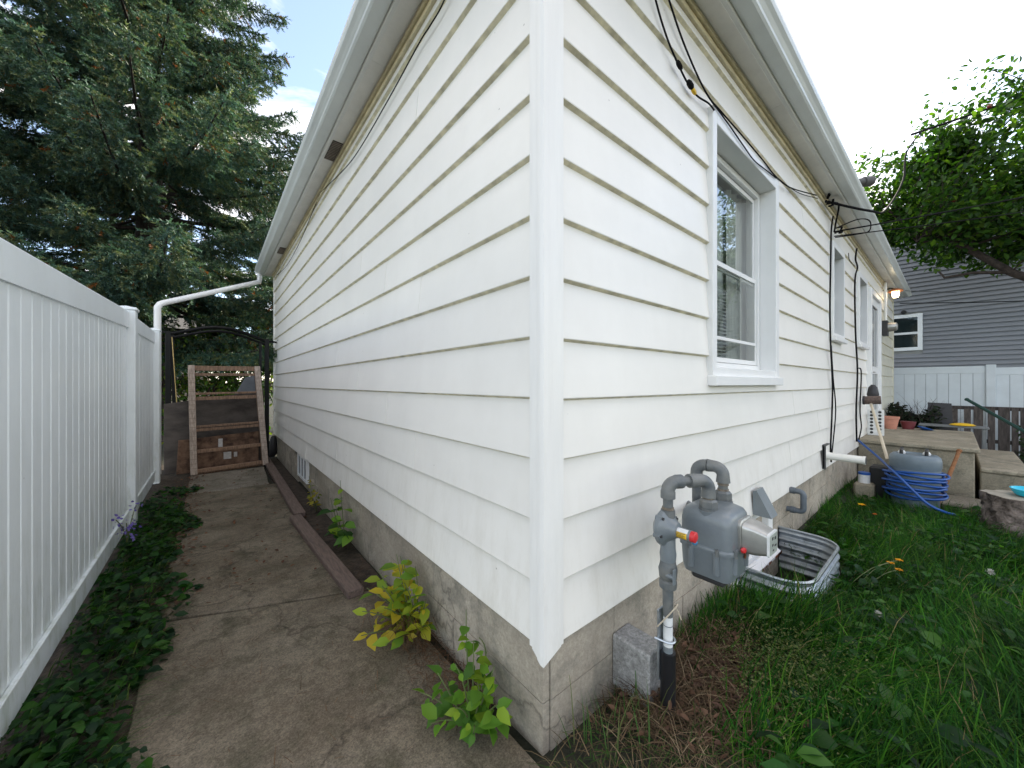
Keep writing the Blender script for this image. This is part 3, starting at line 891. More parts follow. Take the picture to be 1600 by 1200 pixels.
t = MB(); t.box(1.67, 1.98, 0.06, 0.065, 0.07, 0.31); t.box(2.02, 2.33, 0.06, 0.065, 0.07, 0.31); t.build('pane', 'dark_glass', bw)

# basement window on the path side
t = MB()
for a, b_ in ((4.02, 4.06), (4.20, 4.235), (4.38, 4.415), (4.57, 4.61)):
    t.box(0.012, 0.045, a, b_, 0.06, 0.352)
t.box(0.014, 0.045, 4.06, 4.57, 0.06, 0.09); t.box(0.014, 0.045, 4.06, 4.57, 0.325, 0.352)
bw = t.build('basement_window', 'white_metal', house, label='small barred basement window on the path side')
t = MB(); t.box(0.022, 0.028, 4.06, 4.57, 0.09, 0.325); t.build('pane', 'dark_glass', bw)

# storm door
x0, x1, z0, z1 = OPEN_R[3]
t = MB()
t.box(x0, x0 + .09, -0.05, 0.14, z0 + .07, z1); t.box(x1 - .09, x1, -0.05, 0.14, z0 + .07, z1); t.box(x0 + .09, x1 - .09, -0.05, 0.14, z1 - .09, z1)
dr = t.build('door', 'white_metal', house, bevel=0.004, label='white storm door with glass panels')
t = MB()
xa, xb = x0 + .095, x1 - .095
t.box(xa, xa + .11, -0.02, 0.02, z0 + .08, z1 - .095); t.box(xb - .11, xb, -0.02, 0.02, z0 + .08, z1 - .095)
for a, b_ in ((z0 + .08, z0 + .3), (z0 + 1.02, z0 + 1.14), (z1 - .22, z1 - .095)):
    t.box(xa + .11, xb - .11, -0.019, 0.019, a, b_)
t.build('door_leaf', 'white_metal', dr)
t = MB(); t.box(xa + .11, xb - .11, -0.002, 0.004, z0 + .3, z0 + 1.02); t.box(xa + .11, xb - .11, -0.002, 0.004, z0 + 1.14, z1 - .22); t.build('pane', 'dark_glass', dr)
t = MB(); t.tube([(xa + .05, -0.02, 1.44), (xa + .05, -0.06, 1.44), (xa + .16, -0.06, 1.44)], 0.009, 8); t.build('handle', 'alu', dr)

# downspout across the path to the fence
t = MB()
top = Vector((-0.20, HY + 0.12, ZS + .02))
p1 = Vector((-0.20, HY + 0.12, 3.06)); p2 = Vector((-1.405, 5.80, 2.30)); p3 = Vector((-1.405, 5.80, 0.06))
d12 = (p2 - p1).normalized()
pts = [top, p1 + Vector((0, 0, .05)), p1 + d12 * .02, p1 + d12 * .07] + [p2 - d12 * .09, p2 - d12 * .035 + Vector((0, 0, -.006)), p2 + Vector((0, 0, -.04)), p2 + Vector((0, 0, -.1)), p3]
t.tube(pts, [0.037] * len(pts), 14)
ds = t.build('downspout', 'white_metal', house, smooth=True)

# ------------------------------------------------------------------ white fence along the path
FX = -1.43
fence = empty('privacy_fence', (FX, 1.0, 0), 'tall white vinyl privacy fence running along the left of the path', 'fence')
posts = [(0.90, 1.79), (3.74, 1.925), (5.62, 1.955)]
for y, zt in posts:
    p = MB(); p.box(FX - .064, FX + .064, y - .064, y + .064, -0.1, zt - .03)
    po = p.build('post', 'vinyl', fence, bevel=0.006)
    p = MB(); p.box(FX - .074, FX + .074, y - .074, y + .074, zt - .03, zt - .008)
    p.add([(FX - .062, y - .062, zt - .008), (FX + .062, y - .062, zt - .008), (FX + .062, y + .062, zt - .008), (FX - .062, y + .062, zt - .008), (FX, y, zt + .012)],
          [(0, 1, 4), (1, 2, 4), (2, 3, 4), (3, 0, 4)])
    p.build('post_cap', 'vinyl', po, bevel=0.004)
def panel(ya, yb, za, zb, nb):
    """top edge runs from za to zb"""
    p = MB()
    zc = lambda y: za + (zb - za) * (y - ya) / (yb - ya)
    p.prism([(FX - .022, 0), (FX + .024, 0), (FX + .024, .135), (FX + .016, .145), (FX - .014, .145), (FX - .022, .135)],
            lambda a, z, t: (a, t, zc(t) - .145 + z), ya, yb)
    p.build('top_rail', 'vinyl', fence)
    p = MB(); p.box(FX - .022, FX + .024, ya, yb, 0.03, 0.150); p.box(FX + .012, FX + .030, ya, yb, 0.150, 0.162)
    p.build('bottom_rail', 'vinyl', fence, bevel=0.003)
    w = (yb - ya) / nb
    for i in range(nb):
        a = ya + i * w
        q = MB()
        o = .0008 * (i % 2)
        q.prism([(FX - .012, a + .001), (FX + .004 + o, a + .001), (FX + .011 + o, a + .008), (FX + .011 + o, a + w - .008), (FX + .004 + o, a + w - .001), (FX - .012, a + w - .001)],
                lambda x, y, t: (x, y, zc(y) - .14 if t else 0.14), 0, 1)
        q.build('picket', 'vinyl', fence)
panel(0.965, 3.675, 1.742, 1.885, 24)
panel(3.805, 5.555, 1.885, 1.915, 15)

# ------------------------------------------------------------------ gate
gate = empty('gate', (-0.75, 6.3, 0), 'black arched iron garden gate between white fence and house', 'gate')
for x, y, zb in ((-1.33, 6.22, 0.0), (-0.145, 6.42, 0.0)):
    p = MB(); p.bar((x, y, zb), (x, y, 2.0), .06, .06, (1, 0, 0)); p.build('post', 'black_iron', gate, bevel=0.004)
p = MB(); p.bar((-1.255, 6.235, 0.1), (-1.29, 6.235, 1.97), .035, .035, (1, 0, 0)); p.build('stile', 'black_iron', gate)
p = MB(); p.bar((-0.235, 6.405, 0.1), (-0.235, 6.405, 1.96), .035, .035, (1, 0, 0)); p.build('stile', 'black_iron', gate)
for dz, r in ((0.0, .026), (-.058, .021)):
    pts = []
    for i in range(25):
        t = i / 24
        x = -1.33 + 1.185 * t
        pts.append((x, 6.22 + .2 * t, 1.965 + dz + 0.155 * math.sin(math.pi * t) ** 1.3))
    p = MB(); p.tube(pts, r, 8); p.build('arch_bar', 'black_iron', gate, smooth=True)
p = MB(); p.bar((-1.52, 6.19, 1.985), (-1.30, 6.22, 1.985), .03, .03); p.bar((-0.16, 6.42, 1.965), (-0.005, 6.45, 1.955), .03, .03); p.build('wall_bracket', 'black_iron', gate)
for i in range(7):
    t = (i + 1) / 8
    x = -1.255 + 1.02 * t
    p = MB(); p.bar((x, 6.235 + .17 * t, 0.12), (x, 6.235 + .17 * t, 0.98), .014, .014, (1, 0, 0)); p.build('picket', 'black_iron', gate)
p = MB(); p.bar((-1.255, 6.235, 0.12), (-0.235, 6.405, 0.12), .03, .03); p.bar((-1.255, 6.235, 0.98), (-0.235, 6.405, 0.98), .03, .03); p.build('cross_rail', 'black_iron', gate)
p = MB(); p.tube([(-1.235, 6.20, 0.9), (-1.29, 6.20, 1.92)], 0.006, 6); p.build('latch_rod', 'brass', gate)

# plywood sheets leaning on the gate
def sheet(name, q, th, mname, label, cat):
    """q: four corners bl, br, tr, tl; thickness along the normal"""
    q = [Vector(a) for a in q]
    n = (q[1] - q[0]).cross(q[3] - q[0]).normalized() * th
    b = MB(); b.add(q + [a - n for a in q], [(0, 1, 2, 3), (7, 6, 5, 4), (0, 4, 5, 1), (1, 5, 6, 2), (2, 6, 7, 3), (3, 7, 4, 0)])
    o = b.build(name, mname, org=((q[0] + q[1]) / 2)[:], bevel=0.003)
    return tag(o, label, cat)
sheet('plywood_sheet', [(-1.36, 6.02, 0.008), (-0.22, 6.06, 0.02), (-0.21, 6.18, 1.15), (-1.37, 6.14, 0.97)], .018, 'ply',
      'dark grey plywood sheet leaning on the black gate behind the ladder', 'plywood')
osb = sheet('stained_board', [(-1.23, 5.90, 0.008), (-0.30, 5.93, 0.015), (-0.29, 5.99, 0.52), (-1.21, 5.955, 0.47)], .016, 'osb',
      'low brown water-stained board at the foot of the ladder', 'board')
for (x, z, w, h) in ((-0.78, .33, .05, .12), (-0.72, .15, .09, .10), (-0.98, .16, .04, .20), (-0.60, .17, .04, .07)):
    t = (z) * 0.11
    b = MB(); y = 5.915 + .11 * z - .004
    b.add([(x, y, z), (x + w, y + .001, z), (x + w, y + .001 + .11 * h, z + h), (x, y + .11 * h, z + h)], [(0, 1, 2, 3)])
    pl = b.build('paper_patch', 'label_white'); pl.parent = osb
    pl.location = -osb.location
    pl.matrix_parent_inverse = Matrix.Identity(4)
sheet('grey_board', [(-0.95, 6.62, 0.25), (-0.12, 6.66, 0.30), (-0.24, 6.70, 1.42), (-0.42, 6.69, 1.36)], .02, 'greyboard',
      'pointed grey board showing above the plywood behind the gate', 'board')

# ladder-like wooden frame
lad = empty('wooden_ladder', (-0.65, 5.75, 0), 'old wooden ladder frame with five rungs leaning against the gate', 'ladder')
LB, RB = Vector((-1.04, 5.70, 0.012)), Vector((-0.225, 5.74, 0.03))
LT, RT = Vector((-1.075, 5.92, 1.51)), Vector((-0.315, 5.96, 1.52))
for a, b_, out in ((LB, LT, -1), (RB, RT, 1)):
    p = MB(); p.bar(a, b_, .072, .05, (0, -1, .15)); ro = p.build('rail', 'ladder_rail', lad, bevel=0.004)
    for i in range(22):                                   # dark ruled nail lines across the rail faces
        c = a.lerp(b_, 0.06 + i * 0.041)
        p = MB(); p.box(c.x - .034, c.x + .034, c.y - .0275, c.y - .0245, c.z - .002, c.z + .002); p.build('mark', 'ladder_mark', ro)
for t, h, d in ((0.975, .07, .03), (0.915, .04, .05), (0.735, .028, .07), (0.69, .05, .03), (0.43, .028, .06), (0.40, .04, .03), (0.205, .045, .05), (0.03, .05, .05)):
    a, b_ = LB.lerp(LT, t) + Vector((.036, .012, 0)), RB.lerp(RT, t) + Vector((-.036, .012, 0))
    p = MB(); p.bar(a, b_, d, h); p.build('rung', 'ladder', lad, bevel=0.003)
p = MB(); p.bar((-1.03, 5.78, 0.02), (-0.215, 5.84, 0.035), .12, .03); p.build('foot_board', 'ladder', lad, bevel=0.003)
for a, b_ in ((LB, LT), (RB, RT)):
    p = MB(); p.bar(a + Vector((0, .16, 0)), b_ + Vector((0, .07, -.04)), .03, .07, (1, 0, 0)); p.build('back_leg', 'ladder', lad)

# dark rag and drain stub at the far corner of the house
b = MB()
b.lathe([(.05, 0), (.085, .06), (.075, .18), (.05, .30), (.03, .36)], (-0.06, 6.62, 0.0), (0.1, 0, 1), 10)
o = b.build('garden_sack', 'black_panel', smooth=True, org=(-.06, 6.62, 0)); tag(o, 'small dark sack slumped at the far house corner', 'sack')

# timbers
def timber(a, b_, label):
    p = MB(); p.bar(a, b_, .092, .042)
    o = p.build('timber', 'timber', org=a, bevel=0.004)
    return tag(o, label, 'timber', 'timbers edging the path')
timber((-0.200, 1.36, 0.024), (-0.262, 2.98, 0.028), 'brown timber lying beside the path, nearest the house corner')
timber((-0.215, 3.02, 0.026), (-0.175, 6.35, 0.034), 'long brown timber beside the path leading towards the ladder')

# ------------------------------------------------------------------ gas meter
GR = 0.0175
gm = empty('gas_meter', (0.44, -0.2, 0.05), 'grey gas meter with regulator and pipes on the house wall', 'gas meter')
p = MB(); p.tube([(0.44, -0.2, -0.05), (0.44, -0.2, 0.27)], 0.0265, 14); p.build('riser_sleeve', 'black_plastic', gm, smooth=True)
p = MB(); p.tube([(0.44, -0.2, 0.27), (0.44, -0.2, 0.42)], 0.0165, 12); ps = p.build('riser_pipe', 'white_paint', gm, smooth=True)
p = MB(); p.tube([(0.44, -0.2, 0.268), (0.44, -0.2, 0.292)], 0.0171, 12); p.build('band', 'meter_grey', ps)
p = MB(); p.tube([(0.44, -0.2, 0.366), (0.44, -0.2, 0.369)], 0.0172, 12); p.build('band', 'meter_grey', ps)
p = MB(); p.tube([(0.44, -0.2, 0.40), (0.44, -0.2, 0.46), (0.44, -0.2, 0.52)], [0.0172, 0.0185, 0.019], 12); p.build('upper_riser', 'pipe_grey', gm, smooth=True)
p = MB(); p.lathe([(.020, 0), (.030, .006), (.031, .03), (.024, .036), (.030, .042), (.033, .075), (.028, .092), (.026, .11)], (0.44, -0.2, 0.50), n=14)
sv = p.build('shutoff_valve', 'pipe_grey', gm, smooth=True)
p = MB(); p.box(.408, .426, -.238, -.232, .535, .590); p.tube([(.417, -.236, .56), (.417, -.205, .56)], .009, 8); p.build('valve_tab', 'meter_grey', sv, bevel=.002)
# regulator: diaphragm housing on the wall side, spring tube towards the lawn
p = MB(); p.lathe([(.018, 0), (.027, .004), (.029, .03), (.026, .05), (.026, .085), (.020, .10)], (0.44, -0.2, 0.60), n=14)
p.build('regulator_body', 'meter_grey', gm, smooth=True)
p = MB(); p.lathe([(.018, -.036), (.022, -.030), (.046, -.022), (.060, -.012), (.066, -.006), (.066, .008), (.060, .014), (.048, .022), (.034, .038), (.026, .05)], (0.437, -.190, 0.725), (0, -1, 0), 24)
dh = p.build('diaphragm_housing', 'meter_grey', gm, smooth=True)
for i in range(6):
    a = i * math.pi / 3 + .3
    p = MB(); cx, cz = .44 + .060 * math.cos(a), .725 + .060 * math.sin(a)
    p.lathe([(.010, -.012), (.010, .012)], (cx, -.190, cz), (0, -1, 0), 8, 0)
    p.lathe([(.0055, .012), (.0055, .018)], (cx, -.190, cz), (0, -1, 0), 6, 1)
    p.build('bolt', ['meter_grey', 'bolt_dark'], dh)
p = MB(); p.tube([(.44, -.225, .718), (.44, -.285, .718)], .0195, 16); tb = p.build('spring_tube', 'meter_grey', gm, smooth=True)
def wrap(a0, a1, y0, y1, r, mname, name, parent):
    q = MB(); n = 8
    vs = []
    for i in range(n + 1):
        a = a0 + (a1 - a0) * i / n
        for y in (y0, y1): vs.append((.44 + r * math.cos(a), y, .718 + r * math.sin(a)))
    q.add(vs, [(2 * i, 2 * i + 1, 2 * i + 3, 2 * i + 2) for i in range(n)]); return q.build(name, mname, parent, smooth='all')
wrap(2.65, 3.75, -.236, -.276, .0200, 'yellow', 'yellow_label', tb)
wrap(1.75, 2.62, -.236, -.278, .0200, 'white_paint', 'white_label', tb)
for k in range(5):
    wrap(2.75 + .2 * k, 2.79 + .2 * k + .05, -.239, -.272 + .006 * (k % 2), .02035, 'print', 'print_line', tb)
p = MB(); p.lathe([(.0185, 0), (.0185, .014), (.013, .017)], (.44, -.285, .718), (0, -1, 0), 16); p.build('red_cap', 'red', gm, smooth=True)
p = MB(); p.lathe([(.006, 0), (.009, .003), (.009, .012), (.004, .016)], (.455, -.283, .698), (.3, -.7, -.6), 8); p.build('vent_plug', 'bluecap', gm, smooth=True)
# pipe from regulator up, over and down into the meter
def fitting(pts, r, name='elbow', mname='pipe_grey', parent=None):
    q = MB(); q.tube(pts, r, 14); return q.build(name, mname, parent or gm, smooth=True)
IN, OUT = Vector((.590, -.280, 0)), Vector((.748, -.272, 0))
R_ = Vector((.44, -.2, 0)); hd = (IN - R_).normalized(); hd.z = 0
ZH = .890
fitting([(.44, -.2, .70), (.44, -.2, .79)], .0245, 'collar')
fitting([(.44, -.2, .77), (.44, -.2, ZH - .03)], GR, 'pipe')
c0 = R_ + Vector((0, 0, ZH - .034)) + hd * .034
fitting([R_ + Vector((0, 0, ZH - .058)), *arc(c0, -hd, Vector((0, 0, 1)), .034), R_ + hd * .056 + Vector((0, 0, ZH))], [.0255, .0255] + [.0235] * 7 + [.0255, .0255])
fitting([R_ + hd * .05 + Vector((0, 0, ZH)), IN - hd * .05 + Vector((0, 0, ZH))], GR, 'pipe')
sw = Vector((.55, -.8, 0)).normalized() * .012
c1 = IN + Vector((0, 0, ZH - .040)) - hd * .036
fitting([IN - hd * .085 + Vector((0, 0, ZH)), IN - hd * .06 + Vector((0, 0, ZH)), *arc(c1 + Vector((0, 0, .004)), Vector((0, 0, 1)), hd, .036), IN + Vector((0, 0, ZH - .065))],
        [.0255, .0255] + [.0235] * 9 + [.0262])
fitting([IN + Vector((0, 0, .79)), IN + Vector((0, 0, ZH - .06))], .0195, 'pipe')
def union(c, z):
    q = MB(); q.lathe([(.030, 0), (.031, .004), (.031, .026), (.027, .030), (.024, .034)], (c.x, c.y, z), n=6)
    q.lathe([(.024, -.014), (.033, -.010), (.033, 0)], (c.x, c.y, z), n=14)
    return q.build('union_nut', 'pipe_grey', gm)
union(IN, .785); union(OUT, .785)
fitting([OUT + Vector((0, 0, .80)), OUT + Vector((0, 0, ZH - .03))], GR, 'pipe')
Yp = Vector((-.12, 1, 0)).normalized()
c2 = OUT + Vector((0, 0, ZH - .012)) + Yp * .034
fitting([OUT + Vector((0, 0, ZH - .038)), *arc(c2, -Yp, Vector((0, 0, 1)), .034), OUT + Yp * .055 + Vector((0, 0, ZH + .022))], [.0262] + [.0235] * 9 + [.0258])
c3 = OUT + Yp * .066 + Vector((0, 0, ZH + .022 - .034))
fitting([OUT + Yp * .058 + Vector((0, 0, ZH + .022)), *arc(c3, Vector((0, 0, 1)), Yp, .034), OUT + Yp * .100 + Vector((0, 0, ZH - .04))], [.0258] + [.0235] * 9 + [.0258])
fitting([OUT + Yp * .100 + Vector((0, 0, ZH - .03)), OUT + Yp * .100 + Vector((0, 0, .68)), OUT + Yp * .105 + Vector((.02, 0, .64)), Vector((1.0, -.05, .63)), Vector((1.06, .02, .63))], GR, 'pipe')
M['thread'] = mat('bare_thread', (0.20, 0.17, 0.13), 0.55, metal=0.4, var=0.3, vs=60)
for c, z, h in ((Vector((.44, -.2, 0)), .79, .010), (IN, ZH - .074, .010), (OUT, ZH - .050, .012), (OUT, .818, .008), (IN, .818, .008)):
    q = MB(); q.lathe([(.0200, 0), (.0212, .002), (.0200, .004), (.0212, .006), (.0200, .008), (.0205, h)], (c.x, c.y, z), n=14); q.build('thread', 'thread', gm)
# meter body: two cast halves with rounded plan
def rr(cx, cy, hx, hy, r, n=5):
    out = []
    for sx, sy, a0 in ((1, 1, 0), (-1, 1, 90), (-1, -1, 180), (1, -1, 270)):
        for i in range(n + 1):
            a = math.radians(a0 + 90 * i / n)
            out.append((cx + sx * (hx - r) + r * math.cos(a), cy + sy * (hy - r) + r * math.sin(a)))
    return out
MCX, MCY = .652, -.277
def loft(rings, name, mname, parent, ribs=True):
    q = MB(); vs = []; n = None
    for hx, hy, r, z, dy in rings:
        ring = rr(MCX, MCY + dy, hx, hy, r); n = len(ring)
        vs += [(x, y, z) for x, y in ring]
    k = len(rings)
    fs = [(i * n + j, i * n + (j + 1) % n, (i + 1) * n + (j + 1) % n, (i + 1) * n + j) for i in range(k - 1) for j in range(n)]
    fs += [tuple(range(n - 1, -1, -1)), tuple((k - 1) * n + j for j in range(n))]
    q.add(vs, fs); return q.build(name, mname, parent, smooth=True)
lower = loft([(.080, .070, .02, .530, 0), (.090, .082, .025, .535, 0), (.096, .087, .026, .56, 0), (.100, .090, .026, .636, 0)], 'lower_case', 'meter_grey', gm)
loft([(.104, .095, .028, .634, 0), (.1045, .0955, .028, .638, 0), (.1045, .0955, .028, .648, 0), (.102, .093, .028, .652, 0)], 'seam_flange', 'meter_grey', gm)
upper = loft([(.100, .091, .028, .650, 0), (.099, .090, .028, .735, 0), (.097, .088, .030, .758, 0), (.090, .081, .034, .774, 0), (.074, .066, .036, .783, 0)], 'upper_case', 'meter_grey', gm)
for x in (MCX - .055, MCX + .055):
    q = MB(); q.tube([(x, MCY - .088, .565), (x, MCY - .090, .64)], .010, 8); q.build('rib', 'meter_grey', lower, smooth=True)
for y in (MCY - .045, MCY + .045):
    q = MB(); q.tube([(MCX - .098, y, .56), (MCX - .101, y, .64)], .011, 8); q.build('rib', 'meter_grey', lower, smooth=True)
for c in (IN, OUT):
    q = MB(); q.tube([(c.x, c.y, .78), (c.x + (MCX - c.x) * .1, c.y, .70), (c.x + (MCX - c.x) * .2, c.y - .02, .66)], [.036, .034, .02], 12); q.build('port_boss', 'meter_grey', upper, smooth=True)
for sx in (-1, 0, 1):
    for yy in (MCY - .098, ):
        q = MB(); q.lathe([(.007, -.012), (.007, .012)], (MCX + sx * .07, yy, .643), n=6); q.build('bolt', 'pipe_grey', gm)
for yy in (-.05, .05):
    q = MB(); q.lathe([(.007, -.012), (.007, .012)], (MCX - .107, MCY + yy, .643), n=6); q.build('bolt', 'pipe_grey', gm)
q = MB()
for i in range(5):
    q.lathe([(random.uniform(.006, .014), -.002), (.004, .0)], (MCX + .055 + random.uniform(-.018, .018), MCY - .0945, .625 + random.uniform(-.03, .0)), (0, -1, 0), 6)
q.build('rust_spot', 'rust', lower)
q = MB(); q.box(MCX - .07, MCX + .05, MCY - .06, MCY + .06, .505, .531); q.build('foot', 'bolt_dark', gm, bevel=.008)
# index housing with clear cover on the front
q = MB()
IX, IZ = MCX + .030, .690
ring0 = rr(IX, IZ, .058, .062, .02); ring1 = rr(IX, IZ, .054, .056, .02); ring2 = rr(IX, IZ - .004, .044, .038, .012)
yf = MCY - .086
vs = [(x, yf + .012, z) for x, z in ring0] + [(x, yf - .012, z) for x, z in ring0] + [(x, yf - .016, z) for x, z in ring1]
n = len(ring0)
q.add(vs, [(i * n + j, i * n + (j + 1) % n, (i + 1) * n + (j + 1) % n, (i + 1) * n + j) for i in range(2) for j in range(n)] + [tuple(2 * n + j for j in range(n))])
ih = q.build('index_base', 'alu', gm, smooth=True)
q = MB()
vs = [(x, yf - .017, z) for x, z in ring1] + [(x, yf - .055, z) for x, z in rr(IX, IZ - .002, .050, .050, .016)] + [(x, yf - .092, z) for x, z in ring2]
q.add(vs, [(i * n + j, i * n + (j + 1) % n, (i + 1) * n + (j + 1) % n, (i + 1) * n + j) for i in range(2) for j in range(n)])
q.build('clear_cover', 'alu', ih, smooth=True)
q = MB(); q.prism(rr(IX, IZ - .004, .046, .040, .008, 3), lambda a, z, t: (a, t, z), yf - .098, yf - .091); q.build('index_rim', 'white_paint', ih)
q = MB(); q.prism(rr(IX, IZ - .004, .040, .034, .006, 3), lambda a, z, t: (a, t, z), yf - .0995, yf - .0975); fc = q.build('index_face', 'index_face', ih)
for (a, z, w, h) in ((-.02, .016, .012, .010), (.008, .012, .014, .010), (-.018, -.006, .010, .008), (.008, -.012, .018, .006), (-.012, -.024, .012, .005)):
    q = MB(); q.box(IX + a, IX + a + w, yf - .1005, yf - .0996, IZ + z - .004, IZ + z + h - .004); q.build('dial_mark', 'print', fc)
q = MB(); q.lathe([(.009, 0), (.011, .006), (.006, .012)], (IX - .057, yf - .02, IZ - .038), (-.6, -.8, 0), 8); q.build('seal', 'red', gm, smooth=True)
# support plate, U-bolt and pier block behind the riser
q = MB(); q.box(.415, .475, -.178, -.170, .16, .42); q.build('support_plate', 'galv', gm, bevel=.002)
pts = [(.44 - .03, -.165, .315)] + [(.44 + .024 * math.cos(a), -.2 - .024 * math.sin(a), .315) for a in [math.pi - i * math.pi / 8 for i in range(9)]] + [(.44 + .03, -.165, .315)]
q = MB(); q.tube(pts, .004, 6); q.build('u_bolt', 'galv', gm, smooth=True)
q = MB(); q.tube([(.41, -.175, .36), (.405, -.21, .41), (.425, -.235, .45), (.452, -.23, .45), (.468, -.21, .43), (.49, -.215, .40), (.50, -.22, .37)], .0025, 6); q.build('tracer_wire', 'handle', gm, smooth=True)
q = MB(); q.box(.405, .52, -.145, .018, .03, .235)
o = q.build('pier_block', 'block', org=(.44, -.07, .06), bevel=.006); tag(o, 'pale concrete block bracing the gas riser against the foundation', 'block')

# ------------------------------------------------------------------ window well, vent hood, pipes
ww = MB()
plan = [(1.685, 0.02), (1.685, -.10)]
for cx, cy, a0 in ((1.685 + .16, -.20, 180), (2.62 - .16, -.20, 270)):
    for i in range(7):
        a = math.radians(a0 + 15 * i); plan.append((cx + .16 * math.cos(a), cy + .16 * math.sin(a)))
plan += [(2.62, -.10), (2.62, 0.02)]
nz_ = 72
vs, fs = [], []
cxm, cym = 2.15, -.05
for k in range(nz_ + 1):
    z = 0.115 - .50 * k / nz_
    o_ = .012 * math.cos(2 * math.pi * k / 8)
    for i, (x, y) in enumerate(plan):
        a, b_ = Vector(plan[max(i - 1, 0)]), Vector(plan[min(i + 1, len(plan) - 1)])
        d = (b_ - a).normalized(); nn = Vector((d.y, -d.x))
        vs.append((x - nn.x * o_ * -1, y - nn.y * o_ * -1, z))
m_ = len(plan)
for k in range(nz_):
    for i in range(m_ - 1):
        fs.append((k * m_ + i, k * m_ + i + 1, (k + 1) * m_ + i + 1, (k + 1) * m_ + i))
ww.add(vs, fs)
wo = ww.build('window_well', 'galv', org=(2.15, -.1, 0), smooth='all')
tag(wo, 'corrugated galvanised steel window well sunk in the lawn', 'window well')
q = MB(); q.tube([(x, y, .119) for x, y in plan], .008, 8); q.build('rim', 'galv', wo, smooth=True)
for x in (1.685, 2.62):
    q = MB(); q.box(x - .012, x + .012, .012, .0185, -.38, .11); q.build('flange', 'gasket', wo)
q = MB(); q.box(1.69, 2.615, -.36, .03, -.45, -.33); o = q.build('well_floor', 'soil'); tag(o, 'dark soil at the bottom of the window well', kind='structure')

q = MB()
q.add([(1.98, 0, .365), (2.13, 0, .365), (2.13, 0, .525), (1.98, 0, .525), (1.99, -.105, .36), (2.12, -.105, .36), (2.12, -.018, .53), (1.99, -.018, .53)],
      [(0, 1, 2, 3), (4, 5, 6, 7), (0, 4, 7, 3), (1, 5, 6, 2), (3, 7, 6, 2)])
o = q.build('vent_hood', 'meter_grey', org=(2.05, 0, .36)); tag(o, 'grey sheet metal vent hood above the window well', 'vent hood')
q = MB(); q.tube([(2.86, .03, .37), (2.86, -.06, .37), *arc((2.86, -.06, .34), Vector((0, 0, 1)), Vector((0, -1, 0)), .03), (2.86, -.09, .25), *arc((2.86, -.06, .24), Vector((0, -1, 0)), Vector((0, 0, -1)), .03), (2.86, -.03, .21), (2.86, .03, .21)], .022, 12)
o = q.build('drain_pipe', 'grey_pvc', org=(2.86, 0, .2), smooth=True); tag(o, 'short grey bent pipe looping out of the foundation', 'pipe')
for z in (.37, .21):
    q = MB(); q.lathe([(.027, 0), (.027, .03)], (2.86, -.035, z), (0, 1, 0), 12); c = q.build('collar', 'grey_pvc', o, smooth=True)
q = MB(); q.tube([(4.12, .0, .50), (4.12, -.30, .495)], .038, 18); o = q.build('vent_pipe', 'pvc', org=(4.12, 0, .5), smooth=True); tag(o, 'white plastic pipe sticking straight out of the wall', 'pipe')
q = MB(); q.box(4.02, 4.22, -.022, -.004, .38, .61); q.build('wall_plate', 'soffit', o, bevel=.003)
q = MB(); q.box(4.02, 4.03, -.03, -.002, .37, .62); q.box(4.03, 4.22, -.03, -.002, .61, .62); q.build('plate_edge', 'cable_grey', o)
q = MB(); q.lathe([(.041, 0), (.041, .02)], (4.12, -.315, .495), (0, 1, 0), 18); q.build('end_ring', 'pvc', o, smooth=True)
q = MB(); q.tube([(4.12, -.312, .495), (4.12, -.318, .495)], .033, 16); q.build('bore', 'print', o)

# ------------------------------------------------------------------ landing, steps and back-yard clutter
def block(name, x0, x1, y0, y1, z0, z1, mname, label, cat, bevel=.012):
    b = MB(); b.box(x0, x1, y0, y1, z0, z1)
    o = b.build(name, mname, org=((x0 + x1) / 2, (y0 + y1) / 2, z0), bevel=bevel)
    return tag(o, label, cat)
ld = empty('concrete_landing', (7.4, -.5, -.3), 'concrete door landing with a lower side step', 'landing')
b = MB(); b.box(6.32, 8.75, -1.03, 0.015, -.4, .41); b.build('landing_block', 'step', ld, bevel=.012)
b = MB(); b.box(6.28, 8.80, -1.07, 0.012, .41, .465); b.build('landing_slab', 'step', ld, bevel=.012)
b = MB(); b.box(6.45, 8.6, -1.42, -1.072, -.4, .17); b.build('step_block', 'step', ld, bevel=.012)
b = MB(); b.box(6.42, 8.62, -1.45, -1.075, .17, .215); b.build('step_slab', 'step', ld, bevel=.01)
b = MB(); b.box(5.62, 6.18, -1.22, -.74, -.26, -.115); o = b.build('paving_stone', 'path_light', org=(5.6, -1.2, -.2), bevel=.012); tag(o, 'pale concrete paver lying in front of the landing', 'paver')
b = MB(); b.box(6.1, 9.8, -3.2, -1.47, -.3, -.19); yardwalk = b.build('yard_walk', 'path_light', bevel=.01); tag(yardwalk, 'grey concrete walk beyond the side step', kind='structure')

